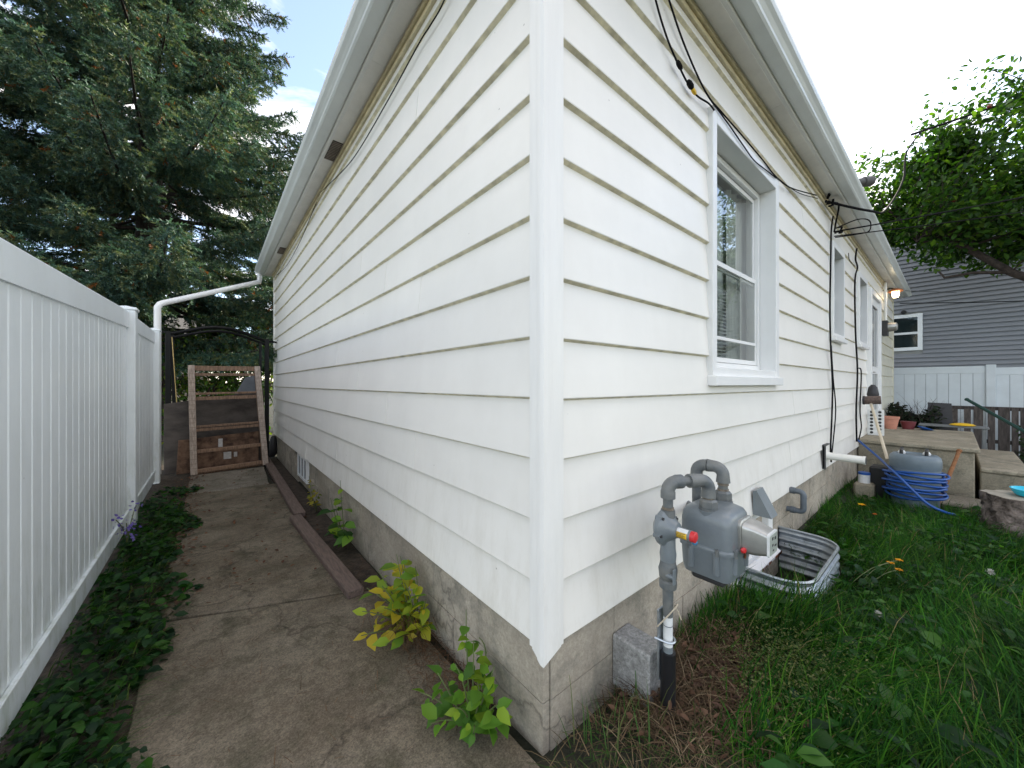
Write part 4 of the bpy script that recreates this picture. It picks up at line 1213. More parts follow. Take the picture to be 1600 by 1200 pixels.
# barrel with blue hose
BC = (5.30, -.585)
ba = empty('rain_barrel', (BC[0], BC[1], -.2), 'round grey lidded barrel standing against the landing', 'barrel')
b = MB(); b.lathe([(.17, -.05), (.185, .05), (.20, .45), (.195, .50)], (BC[0], BC[1], -.2), n=28); b.build('drum', 'barrel', ba, smooth=True)
b = MB(); b.lathe([(.197, .50), (.205, .53), (.205, .60), (.196, .635), (.175, .655), (.15, .66), (.14, .648), (.01, .648)], (BC[0], BC[1], -.2), n=32); lid = b.build('lid', 'barrel', ba, smooth=True)
for dx, dy in ((-.02, .10), (.02, -.09)):
    b = MB(); cx, cy = BC[0] + dx, BC[1] + dy
    b.tube([(cx - .05, cy, .45), (cx - .05, cy, .49), (cx - .02, cy, .51), (cx + .02, cy, .51), (cx + .05, cy, .49), (cx + .05, cy, .45)], .016, 8); b.build('handle', 'black_plastic', lid, smooth=True)
    b = MB(); b.lathe([(.03, 0), (.034, .02), (.02, .04)], (cx, cy, .45), n=10); b.build('knob', 'white_paint', lid, smooth=True)
hz = [(5.30 + .285 * math.cos(a), -.585 + .285 * math.sin(a)) for a in [0]]
pts = []
turns = 10
for i in range(turns * 26):
    a = 2 * math.pi * i / 26
    k = i / (turns * 26)
    r = .218 + .016 * math.sin(1.3 * a + 5 * k) + .012 * ((i // 26) % 3)
    pts.append((BC[0] + r * math.cos(a), BC[1] + r * math.sin(a), -.02 + .30 * k + .016 * math.sin(1.7 * a)))
b = MB(); b.tube(pts, .0125, 6); ho = b.build('garden_hose', 'hose', org=(BC[0], BC[1], -.1), smooth='all'); tag(ho, 'blue garden hose coiled around the barrel and trailing to the wall', 'hose')
tail = [(6.27, -.035, .36), (6.1, -.12, .30), (5.75, -.35, .16), (5.35, -.62, .17), (5.0, -.75, .10), (4.75, -.85, -.02), (4.68, -.98, -.09), (4.75, -1.12, -.10)]
tail = [(6.07, -.022, .47), (5.645, -.257, .328), (5.03, -.447, .262), (4.86, -.588, .128), (4.84, -.70, .01), (4.906, -.815, -.055), (5.06, -.90, -.10)]
cur = []
for i in range(len(tail) - 1):
    p0, p1, p2, p3 = (Vector(tail[max(i - 1, 0)]), Vector(tail[i]), Vector(tail[i + 1]), Vector(tail[min(i + 2, len(tail) - 1)]))
    for s_ in range(8):
        t = s_ / 8
        cur.append(.5 * ((2 * p1) + (-p0 + p2) * t + (2 * p0 - 5 * p1 + 4 * p2 - p3) * t * t + (-p0 + 3 * p1 - 3 * p2 + p3) * t ** 3))
cur.append(Vector(tail[-1]))
b = MB(); b.tube(cur, .013, 8); b.build('hose_tail', 'hose', ho, smooth='all')
b = MB(); b.box(5.42, 5.64, -.42, -.20, -.26, .24)
o = b.build('plastic_crate', 'black_plastic', org=(5.1, -.3, -.2), bevel=.02); tag(o, 'black plastic crate beside the barrel', 'crate')
b = MB(); b.tube([(5.34, -.165, .04), (5.34, -.165, .14)], .055, 14); o = b.build('paint_jar', 'white_paint', org=(5.34, -.165, .04), smooth=True); tag(o, 'small white jar with blue lid standing beside the black crate', 'jar')
b = MB(); b.tube([(5.34, -.165, .14), (5.34, -.165, .165)], .058, 14); b.build('lid', 'hose', o, smooth=True)
b = MB(); b.box(5.24, 5.41, -.26, -.08, -.26, .04); c_ = b.build('concrete_chunk', 'step', org=(5.32, -.17, -.2), bevel=.02); tag(c_, 'rough concrete chunk under the white jar', 'block')
b = MB(); b.tube([(5.40, -.73, -.17), (6.10, -.905, .43)], [.022, .018], 8); o = b.build('rusty_stake', 'rusty_wood', org=(5.0, -.93, -.1), smooth=True); tag(o, 'rusty brown stake leaning on the landing beside the barrel', 'stake')
b = MB(); b.lathe([(.015, 0), (.024, .005), (.024, .03), (.012, .04)], (6.10, -.905, .43), (.70, -.17, .60), 8); b.build('cap', 'rusty_wood', o)
# upturned broom
br = empty('push_broom', (5.55, -.33, .1), 'upturned push broom with pale handle and brown brush head', 'broom')
bt, bb_ = Vector((6.40, -.115, .975)), Vector((5.36, -.365, .35))
b = MB(); b.tube([bb_, bt], .016, 8); b.build('broom_handle', 'handle', br, smooth=True)
b = MB(); b.tube([bt + Vector((.01, .07, .04)), bt + Vector((.02, -.10, .05))], .058, 12); b.build('brush_head', 'brush', br, smooth=True)
b = MB(); b.tube([bt + Vector((.01, .085, .04)), bt + Vector((.01, .06, .04))], .062, 12); b.build('head_cap', 'black_panel', br, smooth=True)
o_ = MB(); o_.lathe([(.05, 0), (.07, .05), (.05, .16), (.02, .20)], (6.75, -.10, 1.04), n=9); o = o_.build('glove', 'black_panel', org=(6.75, -.1, 1.04), smooth=True); tag(o, 'dark work glove perched by the door frame above the broom', 'glove')
# perforated white plastic panel
pp = MB()
PX = 6.95
pp.box(PX, PX + .02, -.20, -.02, .468, .86)
o = pp.build('perforated_panel', 'white_paint', org=(PX, -.15, .468), bevel=.003); tag(o, 'white plastic panel with round holes standing on the landing', 'panel')
for r_ in range(7):
    for c_ in range(2):
        b = MB(); b.lathe([(.019, 0), (.019, .002)], (PX - .001, -.155 + .09 * c_, .51 + .052 * r_), (-1, 0, 0), 12); b.build('hole', 'print', o)
# flower pot and colourful bits
b = MB(); b.lathe([(.075, 0), (.105, .17), (.115, .175), (.115, .215), (.105, .215), (.10, .17), (.01, .17)], (8.35, -.16, .466), n=20); o = b.build('flower_pot', 'terracotta', org=(8.35, -.16, .466), smooth=True)
tag(o, 'terracotta flower pot on the landing by the door', 'flower pot')
b = MB(); b.lathe([(.07, 0), (.10, .13), (.09, .13), (.01, .11)], (8.52, -.36, .466), n=18); o = b.build('flower_pot', mat('dark_red_pot', (.16, .03, .035), .6), org=(8.52, -.36, .466), smooth=True); tag(o, 'dark red flower pot right of the terracotta one', 'flower pot')
b = MB(); b.lathe([(.05, 0), (.10, .04), (.09, .04), (.01, .02)], (8.50, -.55, .466), (0, -.3, 1), n=18); o = b.build('saucer', 'hose', org=(8.45, -.8, .466), smooth=True); tag(o, 'shallow blue plastic saucer beside the dark red pot', 'saucer')
# bench with yellow item
bn = empty('low_bench', (9.2, -1.0, -.2), 'low grey bench with thin legs in front of the old wooden fence', 'bench')
b = MB(); b.box(8.98, 9.30, -1.24, -.46, .50, .53); b.build('seat', 'benchgrey', bn, bevel=.006)
for x in (9.02, 9.28):
    for y in (-1.19, -.52):
        b = MB(); b.box(x - .02, x + .02, y - .02, y + .02, -.25, .50); b.build('leg', 'benchgrey', bn)
b = MB(); b.lathe([(.13, 0), (.15, .012), (.12, .03), (.05, .045), (.01, .045)], (9.12, -.96, .532), n=18); o = b.build('frisbee', 'yellow', org=(9.12, -1.02, .477), smooth=True); tag(o, 'flat yellow plastic disc on the grey bench', 'disc')
sheet('black_panel', [(9.62, -.56, .05), (9.62, -.88, .05), (9.70, -.84, .89), (9.70, -.55, .90)], .02, 'black_panel', 'tall black panel standing behind the grey bench', 'panel')
b = MB(); b.tube([(9.5, -1.02, .97), (8.3, -1.75, .36), (8.0, -1.93, .2)], .024, 8); o = b.build('green_pole', 'green_metal', org=(9.0, -1.3, 0), smooth=True); tag(o, 'dark green metal pole slanting across the old wooden fence', 'pole')
b = MB(); b.lathe([(.028, 0), (.03, .02), (.02, .03)], (9.5, -1.02, .97), (.8, .5, .4), 8); b.build('end_cap', 'green_metal', o)
# weathered low picket fence
pf = empty('old_wood_fence', (10.8, -1.3, -.2), 'low weathered brown picket fence in front of the white vinyl fence', 'fence')
y = -.84
for i, w in enumerate((.09, .10, .13, .10, .15, .09, .13, .10, .12, .10)):
    if i in (1, 3): y -= .035
    h = .78 + random.uniform(-.04, .03)
    b = MB(); b.box(10.78, 10.80, y - w + .012, y, -.25, h); b.build('picket', 'pallet', pf, bevel=.004)
    y -= w + random.choice((.005, .03, .02))
b = MB(); b.box(10.802, 10.84, -2.1, -.83, .74, .81); b.build('rail', 'pallet', pf); b = MB(); b.box(10.802, 10.84, -2.1, -.83, .1, .17); b.build('rail', 'pallet', pf)

# tree stump and bowl
st = empty('tree_stump', (5.09, -1.29, -.18), 'rough barked tree stump at the edge of the lawn', 'stump')
b = MB(); vs, fs = [], []
n, k = 44, 12
for j in range(k + 1):
    z = -.22 + .40 * j / k
    for i in range(n):
        a = 2 * math.pi * i / n
        r = .232 + .035 * (1 - j / k) ** 2 + .012 * math.sin(5 * a + 1) + .010 * math.sin(9 * a + j * .7) + random.uniform(-.014, .014)
        vs.append((5.09 + r * math.cos(a), -1.29 + r * math.sin(a), z))
fs = [(j * n + i, j * n + (i + 1) % n, (j + 1) * n + (i + 1) % n, (j + 1) * n + i) for j in range(k) for i in range(n)]
b.add(vs, fs); b.build('bark', 'bark', st, smooth='all')
b = MB(); top_ = [(5.09 + (p[0] - 5.09) * .97, -1.29 + (p[1] + 1.29) * .97, .183) for p in vs[-n:]]
b.add(vs[-n:] + top_, [(i, (i + 1) % n, n + (i + 1) % n, n + i) for i in range(n)] + [tuple(range(n, 2 * n))]); b.build('cut_face', 'cutwood', st)
b = MB(); b.lathe([(.08, 0), (.12, .010), (.145, .05), (.152, .07), (.144, .07), (.132, .045), (.10, .018), (.01, .012)], (5.11, -1.36, .185), n=28)
o = b.build('plastic_bowl', 'turq', org=(5.11, -1.36, .185), smooth=True); tag(o, 'turquoise plastic bowl sitting on the stump', 'bowl')

# ------------------------------------------------------------------ far fence and neighbour house
nf = empty('far_fence', (11.5, -1, -.2), 'white vinyl fence in front of the grey neighbouring house', 'fence')
def farpanel(ya, yb, zt):
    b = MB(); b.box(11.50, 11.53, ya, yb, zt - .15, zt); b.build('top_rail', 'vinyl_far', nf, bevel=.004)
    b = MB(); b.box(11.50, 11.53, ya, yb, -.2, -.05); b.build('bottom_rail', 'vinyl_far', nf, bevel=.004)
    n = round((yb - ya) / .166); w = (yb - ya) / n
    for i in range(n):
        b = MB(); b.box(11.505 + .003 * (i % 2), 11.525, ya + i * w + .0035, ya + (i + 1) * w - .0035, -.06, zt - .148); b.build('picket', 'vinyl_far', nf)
for y, z in ((-1.352, 1.65), (-3.8, 1.62), (1.08, 1.7)):
    b = MB(); b.box(11.46, 11.58, y - .064, y + .064, -.3, z); b.build('post', 'vinyl_far', nf, bevel=.006)
farpanel(-1.288, 1.016, 1.625); farpanel(-3.736, -1.416, 1.585)

nh = empty('neighbour_house', (14, 0, 0), 'neighbouring house clad in dark grey horizontal vinyl siding', 'house')
b = MB(); b.box(14.03, 21, -7, 4.5, -.3, 6.1); b.build('wall_core', 'room', nh)
NW = (-.33, .62, 2.17, 3.17)
z = -.2
while z < 6.0:
    for a, b_ in (((-7, NW[0]), (NW[1], 4.5)) if (z + .114 > NW[2] and z < NW[3]) else ((-7, 4.5),)):
        q = MB(); q.prism([(0, 0), (.030, 0), (.033, .006), (.004, .113), (0, .113)], lambda p, h, t: (14.03 - p, t, z + h), a, b_)
        q.build('siding_board', 'neigh', nh)
    z += .114
ff = MB()
ff.box(13.98, 14.05, NW[0], NW[0] + .09, NW[2], NW[3]); ff.box(13.98, 14.05, NW[1] - .09, NW[1], NW[2], NW[3])
ff.box(13.981, 14.05, NW[0] + .09, NW[1] - .09, NW[3] - .09, NW[3]); ff.box(13.981, 14.05, NW[0] + .09, NW[1] - .09, NW[2], NW[2] + .09)
nw = ff.build('window', 'vinyl', nh, bevel=.004)
q = MB(); q.box(13.99, 14.04, NW[0] + .09, NW[1] - .09, 2.62, 2.68); q.build('sash', 'vinyl', nw)
q = MB(); q.box(14.01, 14.02, NW[0] + .09, NW[1] - .09, NW[2] + .09, 2.62); q.build('pane', 'dark_glass', nw)
q = MB(); q.box(14.012, 14.022, NW[0] + .09, NW[1] - .09, 2.68, NW[3] - .09); q.build('pane', 'dark_glass', nw)
q = MB(); q.add([(13.7, -7.3, 6.1), (13.7, 4.9, 6.1), (21.4, 4.9, 6.1), (21.4, -7.3, 6.1), (17.5, -7.3, 7.4), (17.5, 4.9, 7.4)], [(0, 1, 5, 4), (3, 2, 5, 4), (0, 4, 3), (1, 2, 5), (0, 1, 2, 3)])
q.build('roof', 'roof', nh)

# ------------------------------------------------------------------ cables and wall fixtures
def cable(pts, r, label, mname='cable', n=6, smooth_pts=True):
    P = [Vector(p) for p in pts]
    out = []
    if smooth_pts and len(P) > 2:
        for i in range(len(P) - 1):
            p0, p1, p2, p3 = P[max(i - 1, 0)], P[i], P[i + 1], P[min(i + 2, len(P) - 1)]
            for s_ in range(6):
                t = s_ / 6
                out.append(.5 * ((2 * p1) + (-p0 + p2) * t + (2 * p0 - 5 * p1 + 4 * p2 - p3) * t * t + (-p0 + 3 * p1 - 3 * p2 + p3) * t ** 3))
        out.append(P[-1])
    else:
        out = P
    b = MB(); b.tube(out, r, n)
    o = b.build('cable', mname, org=pts[0][:], smooth='all')
    return tag(o, label, 'cable')
WY = -.012
# string of lights / wires round the big window
c1 = cable([at_y(1006, -95, WY), at_y(1018, -30, WY), at_y(1030, 20, WY), at_y(1045, 66, WY), at_y(1062, 105, WY), at_y(1076, 132, WY), at_y(1090, 150, WY), at_y(1107, 161, -.022), at_y(1116, 172, -.024)], .0045,
      'black light string cable hanging down to the top of the big window')
for (u0, v0, u1, v1, r, mn, nm) in ((1058, 95, 1065, 108, .011, 'cable', 'socket'), (1075, 126, 1082, 138, .014, 'cable', 'socket'), (1081, 137, 1087, 147, .010, 'yellow', 'bulb')):
    a, b_ = at_y(u0, v0, -.02), at_y(u1, v1, -.02)
    q = MB(); q.tube([a, a.lerp(b_, .3), a.lerp(b_, .7), b_], [r * .6, r, r, r * .6], 8); q.build(nm, mn, c1, smooth=True)
cable([at_y(1022, -95, WY), at_y(1037, -30, WY), at_y(1052, 20, WY), at_y(1068, 66, WY), at_y(1090, 118, WY), at_y(1108, 152, -.022), at_y(1125, 172, -.024), at_y(1160, 212, -.026), at_y(1192, 250, -.026), at_y(1211, 274, -.026), at_y(1235, 293, -.02), at_y(1276, 305, -.03)], .0045,
      'black cable running along the head of the big window casing')
cable([at_y(1112, 158, -.026), at_y(1140, 196, -.028), at_y(1160, 225, -.028), at_y(1178, 250, -.028), at_y(1195, 264, -.028), at_y(1213, 278, -.028)], .004,
      'thin black cable sagging across the top corner of the big window')
cable([at_y(1211, 274, -.026), at_y(1228, 288, -.02), at_y(1250, 302, -.02), at_y(1278, 310, -.03)], .003, 'thin wire sagging from window casing to the eave bracket')
# path side
cable([at_x(716, -60, WY), at_x(692, 5, WY), at_x(672, 40, WY), at_x(655, 67, WY), at_x(612, 146, WY), at_x(566, 226, WY), at_x(540, 262, WY), at_x(505, 297, WY), at_x(497, 310, WY), at_x(470, 375, WY), at_x(448, 415, WY), at_x(432, 430, WY)], .0035,
      'thin black wire drooping along the top of the path-side wall')
# service drop and other overhead lines
POLE = Vector((19.75, -5.65, 11.4))
A0 = Vector((4.02, -.04, 3.12))
A1 = Vector((4.62, -.285, 3.12))
A2 = Vector((8.35, -.41, 5.50))
mid = lambda a, b_, t, sag: a.lerp(b_, t) + Vector((0, 0, -sag * 4 * t * (1 - t)))
cable([A0, A1, Vector((5.5, -.34, 3.38)), Vector((6.9, -.40, 4.22)), Vector((7.7, -.39, 4.95)), A2 + Vector((.25, -.115, .125))], .012, 'black service cable rising from the eave to the overhead line')
cable([A2] + [mid(A2, POLE, t, .25) for t in (.25, .5, .75, 1)], .020, 'thick black overhead power line crossing the apple tree')
B0 = Vector((4.45, -.03, 2.93))
cable([B0] + [mid(B0, Vector((19, -9.5, 7.8)), t, .35) for t in (.08, .16, .3, .5, .75, 1)], .008, 'black overhead telephone line leaving above the narrow window')
cable([B0 + Vector((0, 0, -.05))] + [mid(B0 + Vector((0, 0, -.05)), Vector((19, -9.3, 7.6)), t, .55) for t in (.08, .16, .3, .5, .75, 1)], .006, 'second thinner telephone line just under the first')
cable([(4.5, -.03, 2.88), (4.8, -.16, 2.95), (5.05, -.24, 3.03), (5.0, -.25, 3.13), (4.75, -.18, 3.10), (4.5, -.03, 2.98)], .006, 'loop of slack black cable under the eave')
cable([(4.05, -.03, 3.11), (4.20, -.10, 3.13), (4.40, -.05, 3.02), (4.43, -.03, 2.92)], .008, 'short black jumper cable between two eave brackets')
cable([(11.05, -.1, 3.06), (12.6, -1.6, 3.06), (15, -4.4, 3.1)], .010, 'dark straight wire crossing in front of grey neighbouring house')
cable([(10.2, -.14, 3.2), (11.4, -.9, 3.2)], .005, 'short pale wire leaving the far eave', 'cable_grey')
# vertical cables beside the narrow windows
cable([at_y(1302, 338, -.02), at_y(1299, 362, -.02), at_y(1298, 420, -.02), at_y(1297, 480, -.02), at_y(1298, 535, -.022), at_y(1301, 600, -.02), at_y(1300, 650, -.02), at_y(1298, 700, -.02), at_y(1299, 722, -.02)], .008, 'black cable dropping down the wall left of the first narrow window')
cable([at_y(1299, 540, -.02), at_y(1302, 590, -.022), at_y(1306, 640, -.022), at_y(1302, 690, -.02), at_y(1300, 708, -.02)], .006, 'second slack black cable beside the first narrow window')
cable([at_y(1339, 388, -.03), at_y(1337, 405, -.02), at_y(1340, 418, -.02), at_y(1336, 440, -.02), at_y(1337, 520, -.02), at_y(1340, 580, -.02), at_y(1338, 640, -.02), at_y(1339, 690, -.02)], .010, 'black cable dropping down the wall between narrow window and door')
cable([at_y(1342, 575, -.02), at_y(1346, 583, -.03), at_y(1344, 640, -.02), at_y(1346, 668, -.02), at_y(1341, 690, -.02)], .008, 'looping black cable beside the broom')
cable([at_y(1326, 395, -.02), at_y(1327, 405, -.02), at_y(1330, 410, -.02), at_y(1336, 416, -.02)], .004, 'tiny wire tail above the second narrow window')
# eave bracket clumps
for p, lab in (((4.03, -.03, 3.11), 'tangle of black wire connectors at the eave above the big window'), ((4.46, -.03, 2.92), 'tangle of black wire connectors above the first narrow window')):
    q = MB()
    for i in range(5):
        a = Vector(p) + Vector((random.uniform(-.05, .05), random.uniform(-.05, 0), random.uniform(-.06, .06)))
        q.tube([a, a + Vector((random.uniform(-.04, .04), random.uniform(-.03, .0), random.uniform(-.07, .07)))], .010, 6)
    o = q.build('wire_connector', 'cable', org=p); tag(o, lab, 'connector', kind='thing')
# lantern, conduit, electric meter
ln = empty('wall_lantern', (9.05, -.16, 2.9), 'lit copper lantern hanging under the far eave', 'lantern')
q = MB(); q.lathe([(.02, .07), (.10, .03), (.105, .0), (.08, 0), (.01, .01)], (9.05, -.17, 2.98), n=14); q.build('cap', 'copper', ln, smooth=True)
q = MB(); q.lathe([(.035, -.10), (.05, -.06), (.055, 0)], (9.05, -.17, 2.975), n=12); q.build('bulb_glass', 'lampglass', ln, smooth=True)
q = MB(); q.tube([(9.05, .0, 3.03), (9.05, -.10, 3.06), (9.05, -.17, 3.04)], .01, 8); q.build('bracket', 'black_iron', ln, smooth=True)
for i in range(4):
    a = i * math.pi / 2 + .5
    q = MB(); q.tube([(9.05 + .06 * math.cos(a), -.17 + .06 * math.sin(a), 2.98), (9.05 + .05 * math.cos(a), -.17 + .05 * math.sin(a), 2.87)], .005, 5); q.build('cage_bar', 'black_iron', ln)
em = empty('electric_meter', (9.0, -.1, 2.3), 'round glass electric meter with white conduit right of the door', 'electric meter')
q = MB(); q.box(8.87, 9.09, -.08, -.005, 2.16, 2.44); q.build('meter_box', 'black_panel', em, bevel=.005)
q = MB(); q.lathe([(.085, 0), (.085, .05), (.075, .11), (.05, .125), (.01, .128)], (8.98, -.08, 2.32), (0, -1, 0), 18); q.build('meter_glass', 'alu', em, smooth=True)
q = MB(); q.tube([(8.98, -.045, 2.44), (8.98, -.045, 3.18)], .022, 10); q.build('conduit', 'pvc', em, smooth=True)
q = MB(); q.lathe([(.05, -.06), (.06, 0), (.05, .05), (.02, .06)], (13.97, .02, 3.24), (-1, 0, 0), 12); o = q.build('flood_lamp', 'black_plastic', org=(13.97, .02, 3.24), smooth=True); tag(o, 'small black lamp above the window of grey neighbouring house', 'lamp')
# service mast arm over the roof
q = MB(); q.tube([(5.9, .25, 4.05), (6.3, -.06, 4.12)], .055, 12); o = q.build('roof_pipe', 'cable_grey', org=(5.9, .25, 3.5), smooth=True); tag(o, 'grey metal pipe end poking out above the gutter', 'pipe')
q = MB(); q.tube([(6.28, -.045, 4.117), (6.38, -.12, 4.134)], .068, 12); q.build('pipe_cap', 'cable_grey', o, smooth=True)
q = MB(); q.tube([(5.9, .25, 3.3), (5.9, .25, 4.08)], .05, 12); q.build('mast', 'cable_grey', o, smooth=True)

# ------------------------------------------------------------------ trees
def bez(p0, p1, p2, n):
    t = np.linspace(0, 1, n)[:, None]
    return (1 - t) ** 2 * np.asarray(p0) + 2 * t * (1 - t) * np.asarray(p1) + t * t * np.asarray(p2)


def needles(A, B, n, ln, wd, col, spread=0.8):
    """bottlebrush twigs from A to B: n needle triangles each"""
    k = len(A)
    ax = nrm(B - A)
    tlen = np.linalg.norm(B - A, axis=1)
    t = np.tile(np.linspace(0.02, 1.0, n), (k, 1)) + RNG.uniform(-.02, .02, (k, n))
    base = A[:, None] + (B - A)[:, None] * t[..., None]
    ref = nrm(np.cross(ax, np.array([0.13, 0.21, 0.97])))
    up = np.cross(ref, ax)
    ang = (np.arange(n) * 2.4)[None] + RNG.uniform(0, 6.28, (k, 1)) + RNG.uniform(-.5, .5, (k, n))
    rad = ref[:, None] * np.cos(ang)[..., None] + up[:, None] * np.sin(ang)[..., None]
    d = nrm(ax[:, None] + rad * (spread * RNG.uniform(.7, 1.3, (k, n, 1))))
    L = ln * RNG.uniform(.7, 1.25, (k, n, 1)) * (1 - .35 * t[..., None])
    side = nrm(np.cross(d, RNG.normal(size=(k, n, 3)))) * wd
    v0, v1, v2 = base - side, base + side, base + d * L
    v = np.stack([v0, v1, v2], 2).reshape(-1, 3)
    f = [np.arange(len(v)).reshape(-1, 3)]
    c = np.repeat(np.repeat(col, n, axis=0) * RNG.uniform(.8, 1.2, (k * n, 1)), 3, axis=0)
    return v, f, c


def spruce(base, height, rmax, zlow, label, seed, visible_dir=None, dens=1.0):
    global RNG
    RNG = np.random.default_rng(seed)
    bx, by, bz = base
    root = empty('spruce_tree', base, label, 'tree')
    t = MB()
    hs = np.linspace(0, 1, 16)
    t.tube([(bx + .05 * math.sin(3 * h), by + .05 * math.cos(4 * h), bz + height * h) for h in hs], [.27 * (1 - h) ** .8 + .02 for h in hs], 12)
    t.build('trunk', 'spruce_bark', root, smooth='all')
    limb = MB()
    A, B, C = [], [], []
    z = zlow
    a0 = 0.0
    while z < height - .4:
        frac = (z - zlow) / (height - zlow)
        L0 = rmax * (1 - frac) ** .75
        nb = 7
        for i in range(nb):
            az = a0 + 2 * math.pi * i / nb + RNG.uniform(-.3, .3)
            L = L0 * RNG.uniform(.66, 1.15)
            zz = z + RNG.uniform(-.22, .22)
            d = np.array([math.cos(az), math.sin(az), 0]); s = np.array([-math.sin(az), math.cos(az), 0])
            p0 = np.array([bx, by, bz + zz]); droop = RNG.uniform(.04, .24) * L
            p1 = p0 + d * L * .55 + np.array([0, 0, -droop])
            p2 = p0 + d * L + np.array([0, 0, -droop * .75 + .10 * L])
            n = max(8, int(L / .075))
            pts = bez(p0, p1, p2, n)
            sub = list(pts[::3]) + [pts[-1]]
            limb.tube([tuple(q) for q in sub], [.05 * (L / rmax) * (1 - j / len(sub)) + .006 for j in range(len(sub))], 5, cap=False)
            tint = RNG.uniform(.8, 1.2)
            start = RNG.uniform(.08, .26)
            wmax = RNG.uniform(.38, .70) * (.5 + .5 * L / rmax)
            for j in range(2, n):
                q = pts[j]; u = j / (n - 1)
                if u < start: continue
                env = math.sin(math.pi * min((u - start) / (1 - start) * .80 + .20, 1)) ** .7 + .12
                for sd in (-1, 1):
                    if RNG.random() > dens: continue
                    tl = wmax * env * RNG.uniform(.6, 1.2)
                    dirv = d * RNG.uniform(.5, 1.0) + s * sd * RNG.uniform(.5, 1.0) + np.array([0, 0, RNG.uniform(-.30, .18)])
                    dirv /= np.linalg.norm(dirv)
                    e = q + dirv * tl + np.array([0, 0, -.30 * tl * tl])
                    A.append(q); B.append(e); C.append(tint)
                    m = max(1, int(tl / .10))
                    for r in range(1, m + 1):
                        b0 = q + (e - q) * (r / (m + .3))
                        for sd2 in (-1, 1):
                            l2 = (.10 + .14 * (1 - r / (m + 1))) * RNG.uniform(.7, 1.2)
                            dv = dirv * .7 + (s * sd2 * .6 + d * .15) * RNG.uniform(.4, 1) + np.array([0, 0, RNG.uniform(-.9, .25)])
                            dv /= np.linalg.norm(dv)
                            A.append(b0); B.append(b0 + dv * l2); C.append(tint)
                    if RNG.random() < .75:      # hanging spray
                        b0 = q + (e - q) * RNG.uniform(.1, .9)
                        h_ = RNG.uniform(.14, .36) * (.5 + .5 * env)
                        e2 = b0 + np.array([RNG.uniform(-.10, .10), RNG.uniform(-.10, .10), -h_])
                        A.append(b0); B.append(e2); C.append(tint * .92)
                        A.append((b0 + e2) / 2); B.append((b0 + e2) / 2 + np.array([RNG.uniform(-.1, .1), RNG.uniform(-.1, .1), -.10])); C.append(tint * .92)
            A.append(pts[-2]); B.append(pts[-1] + d * .2 + np.array([0, 0, .05])); C.append(tint)
        a0 += .62
        z += RNG.uniform(.27, .37) * (1 + .5 * frac)
    limb.build('limbs', 'spruce_bark', root, smooth='all')
    A, B, C = np.array(A), np.array(B), np.array(C)
    k = len(A)
    base_c = pick([(.060, .120, .088), (.074, .138, .095), (.092, .150, .090), (.050, .102, .086), (.125, .155, .075)], k, .2) * C[:, None]
    dead = RNG.random(k) < .012
    base_c[dead] = (.20, .075, .02)
    v, f, c = needles(A, B, 16, .058, .0105, base_c, spread=.95)
    me = npmesh('crown', v - np.array(base), f, c, 'needle', smooth=False)
    o = bpy.data.objects.new('crown', me); link(o, root)
    print('spruce twigs', k)
    return root


spruce((-1.95, 10.4, -.05), 15.5, 5.0, 2.1, 'big blue-green spruce tree behind the gate and white fence', 5)
spruce((-8.2, 11.0, -.05), 13.0, 3.4, 1.2, 'second spruce tree at the left edge behind the white fence', 9, dens=.8)


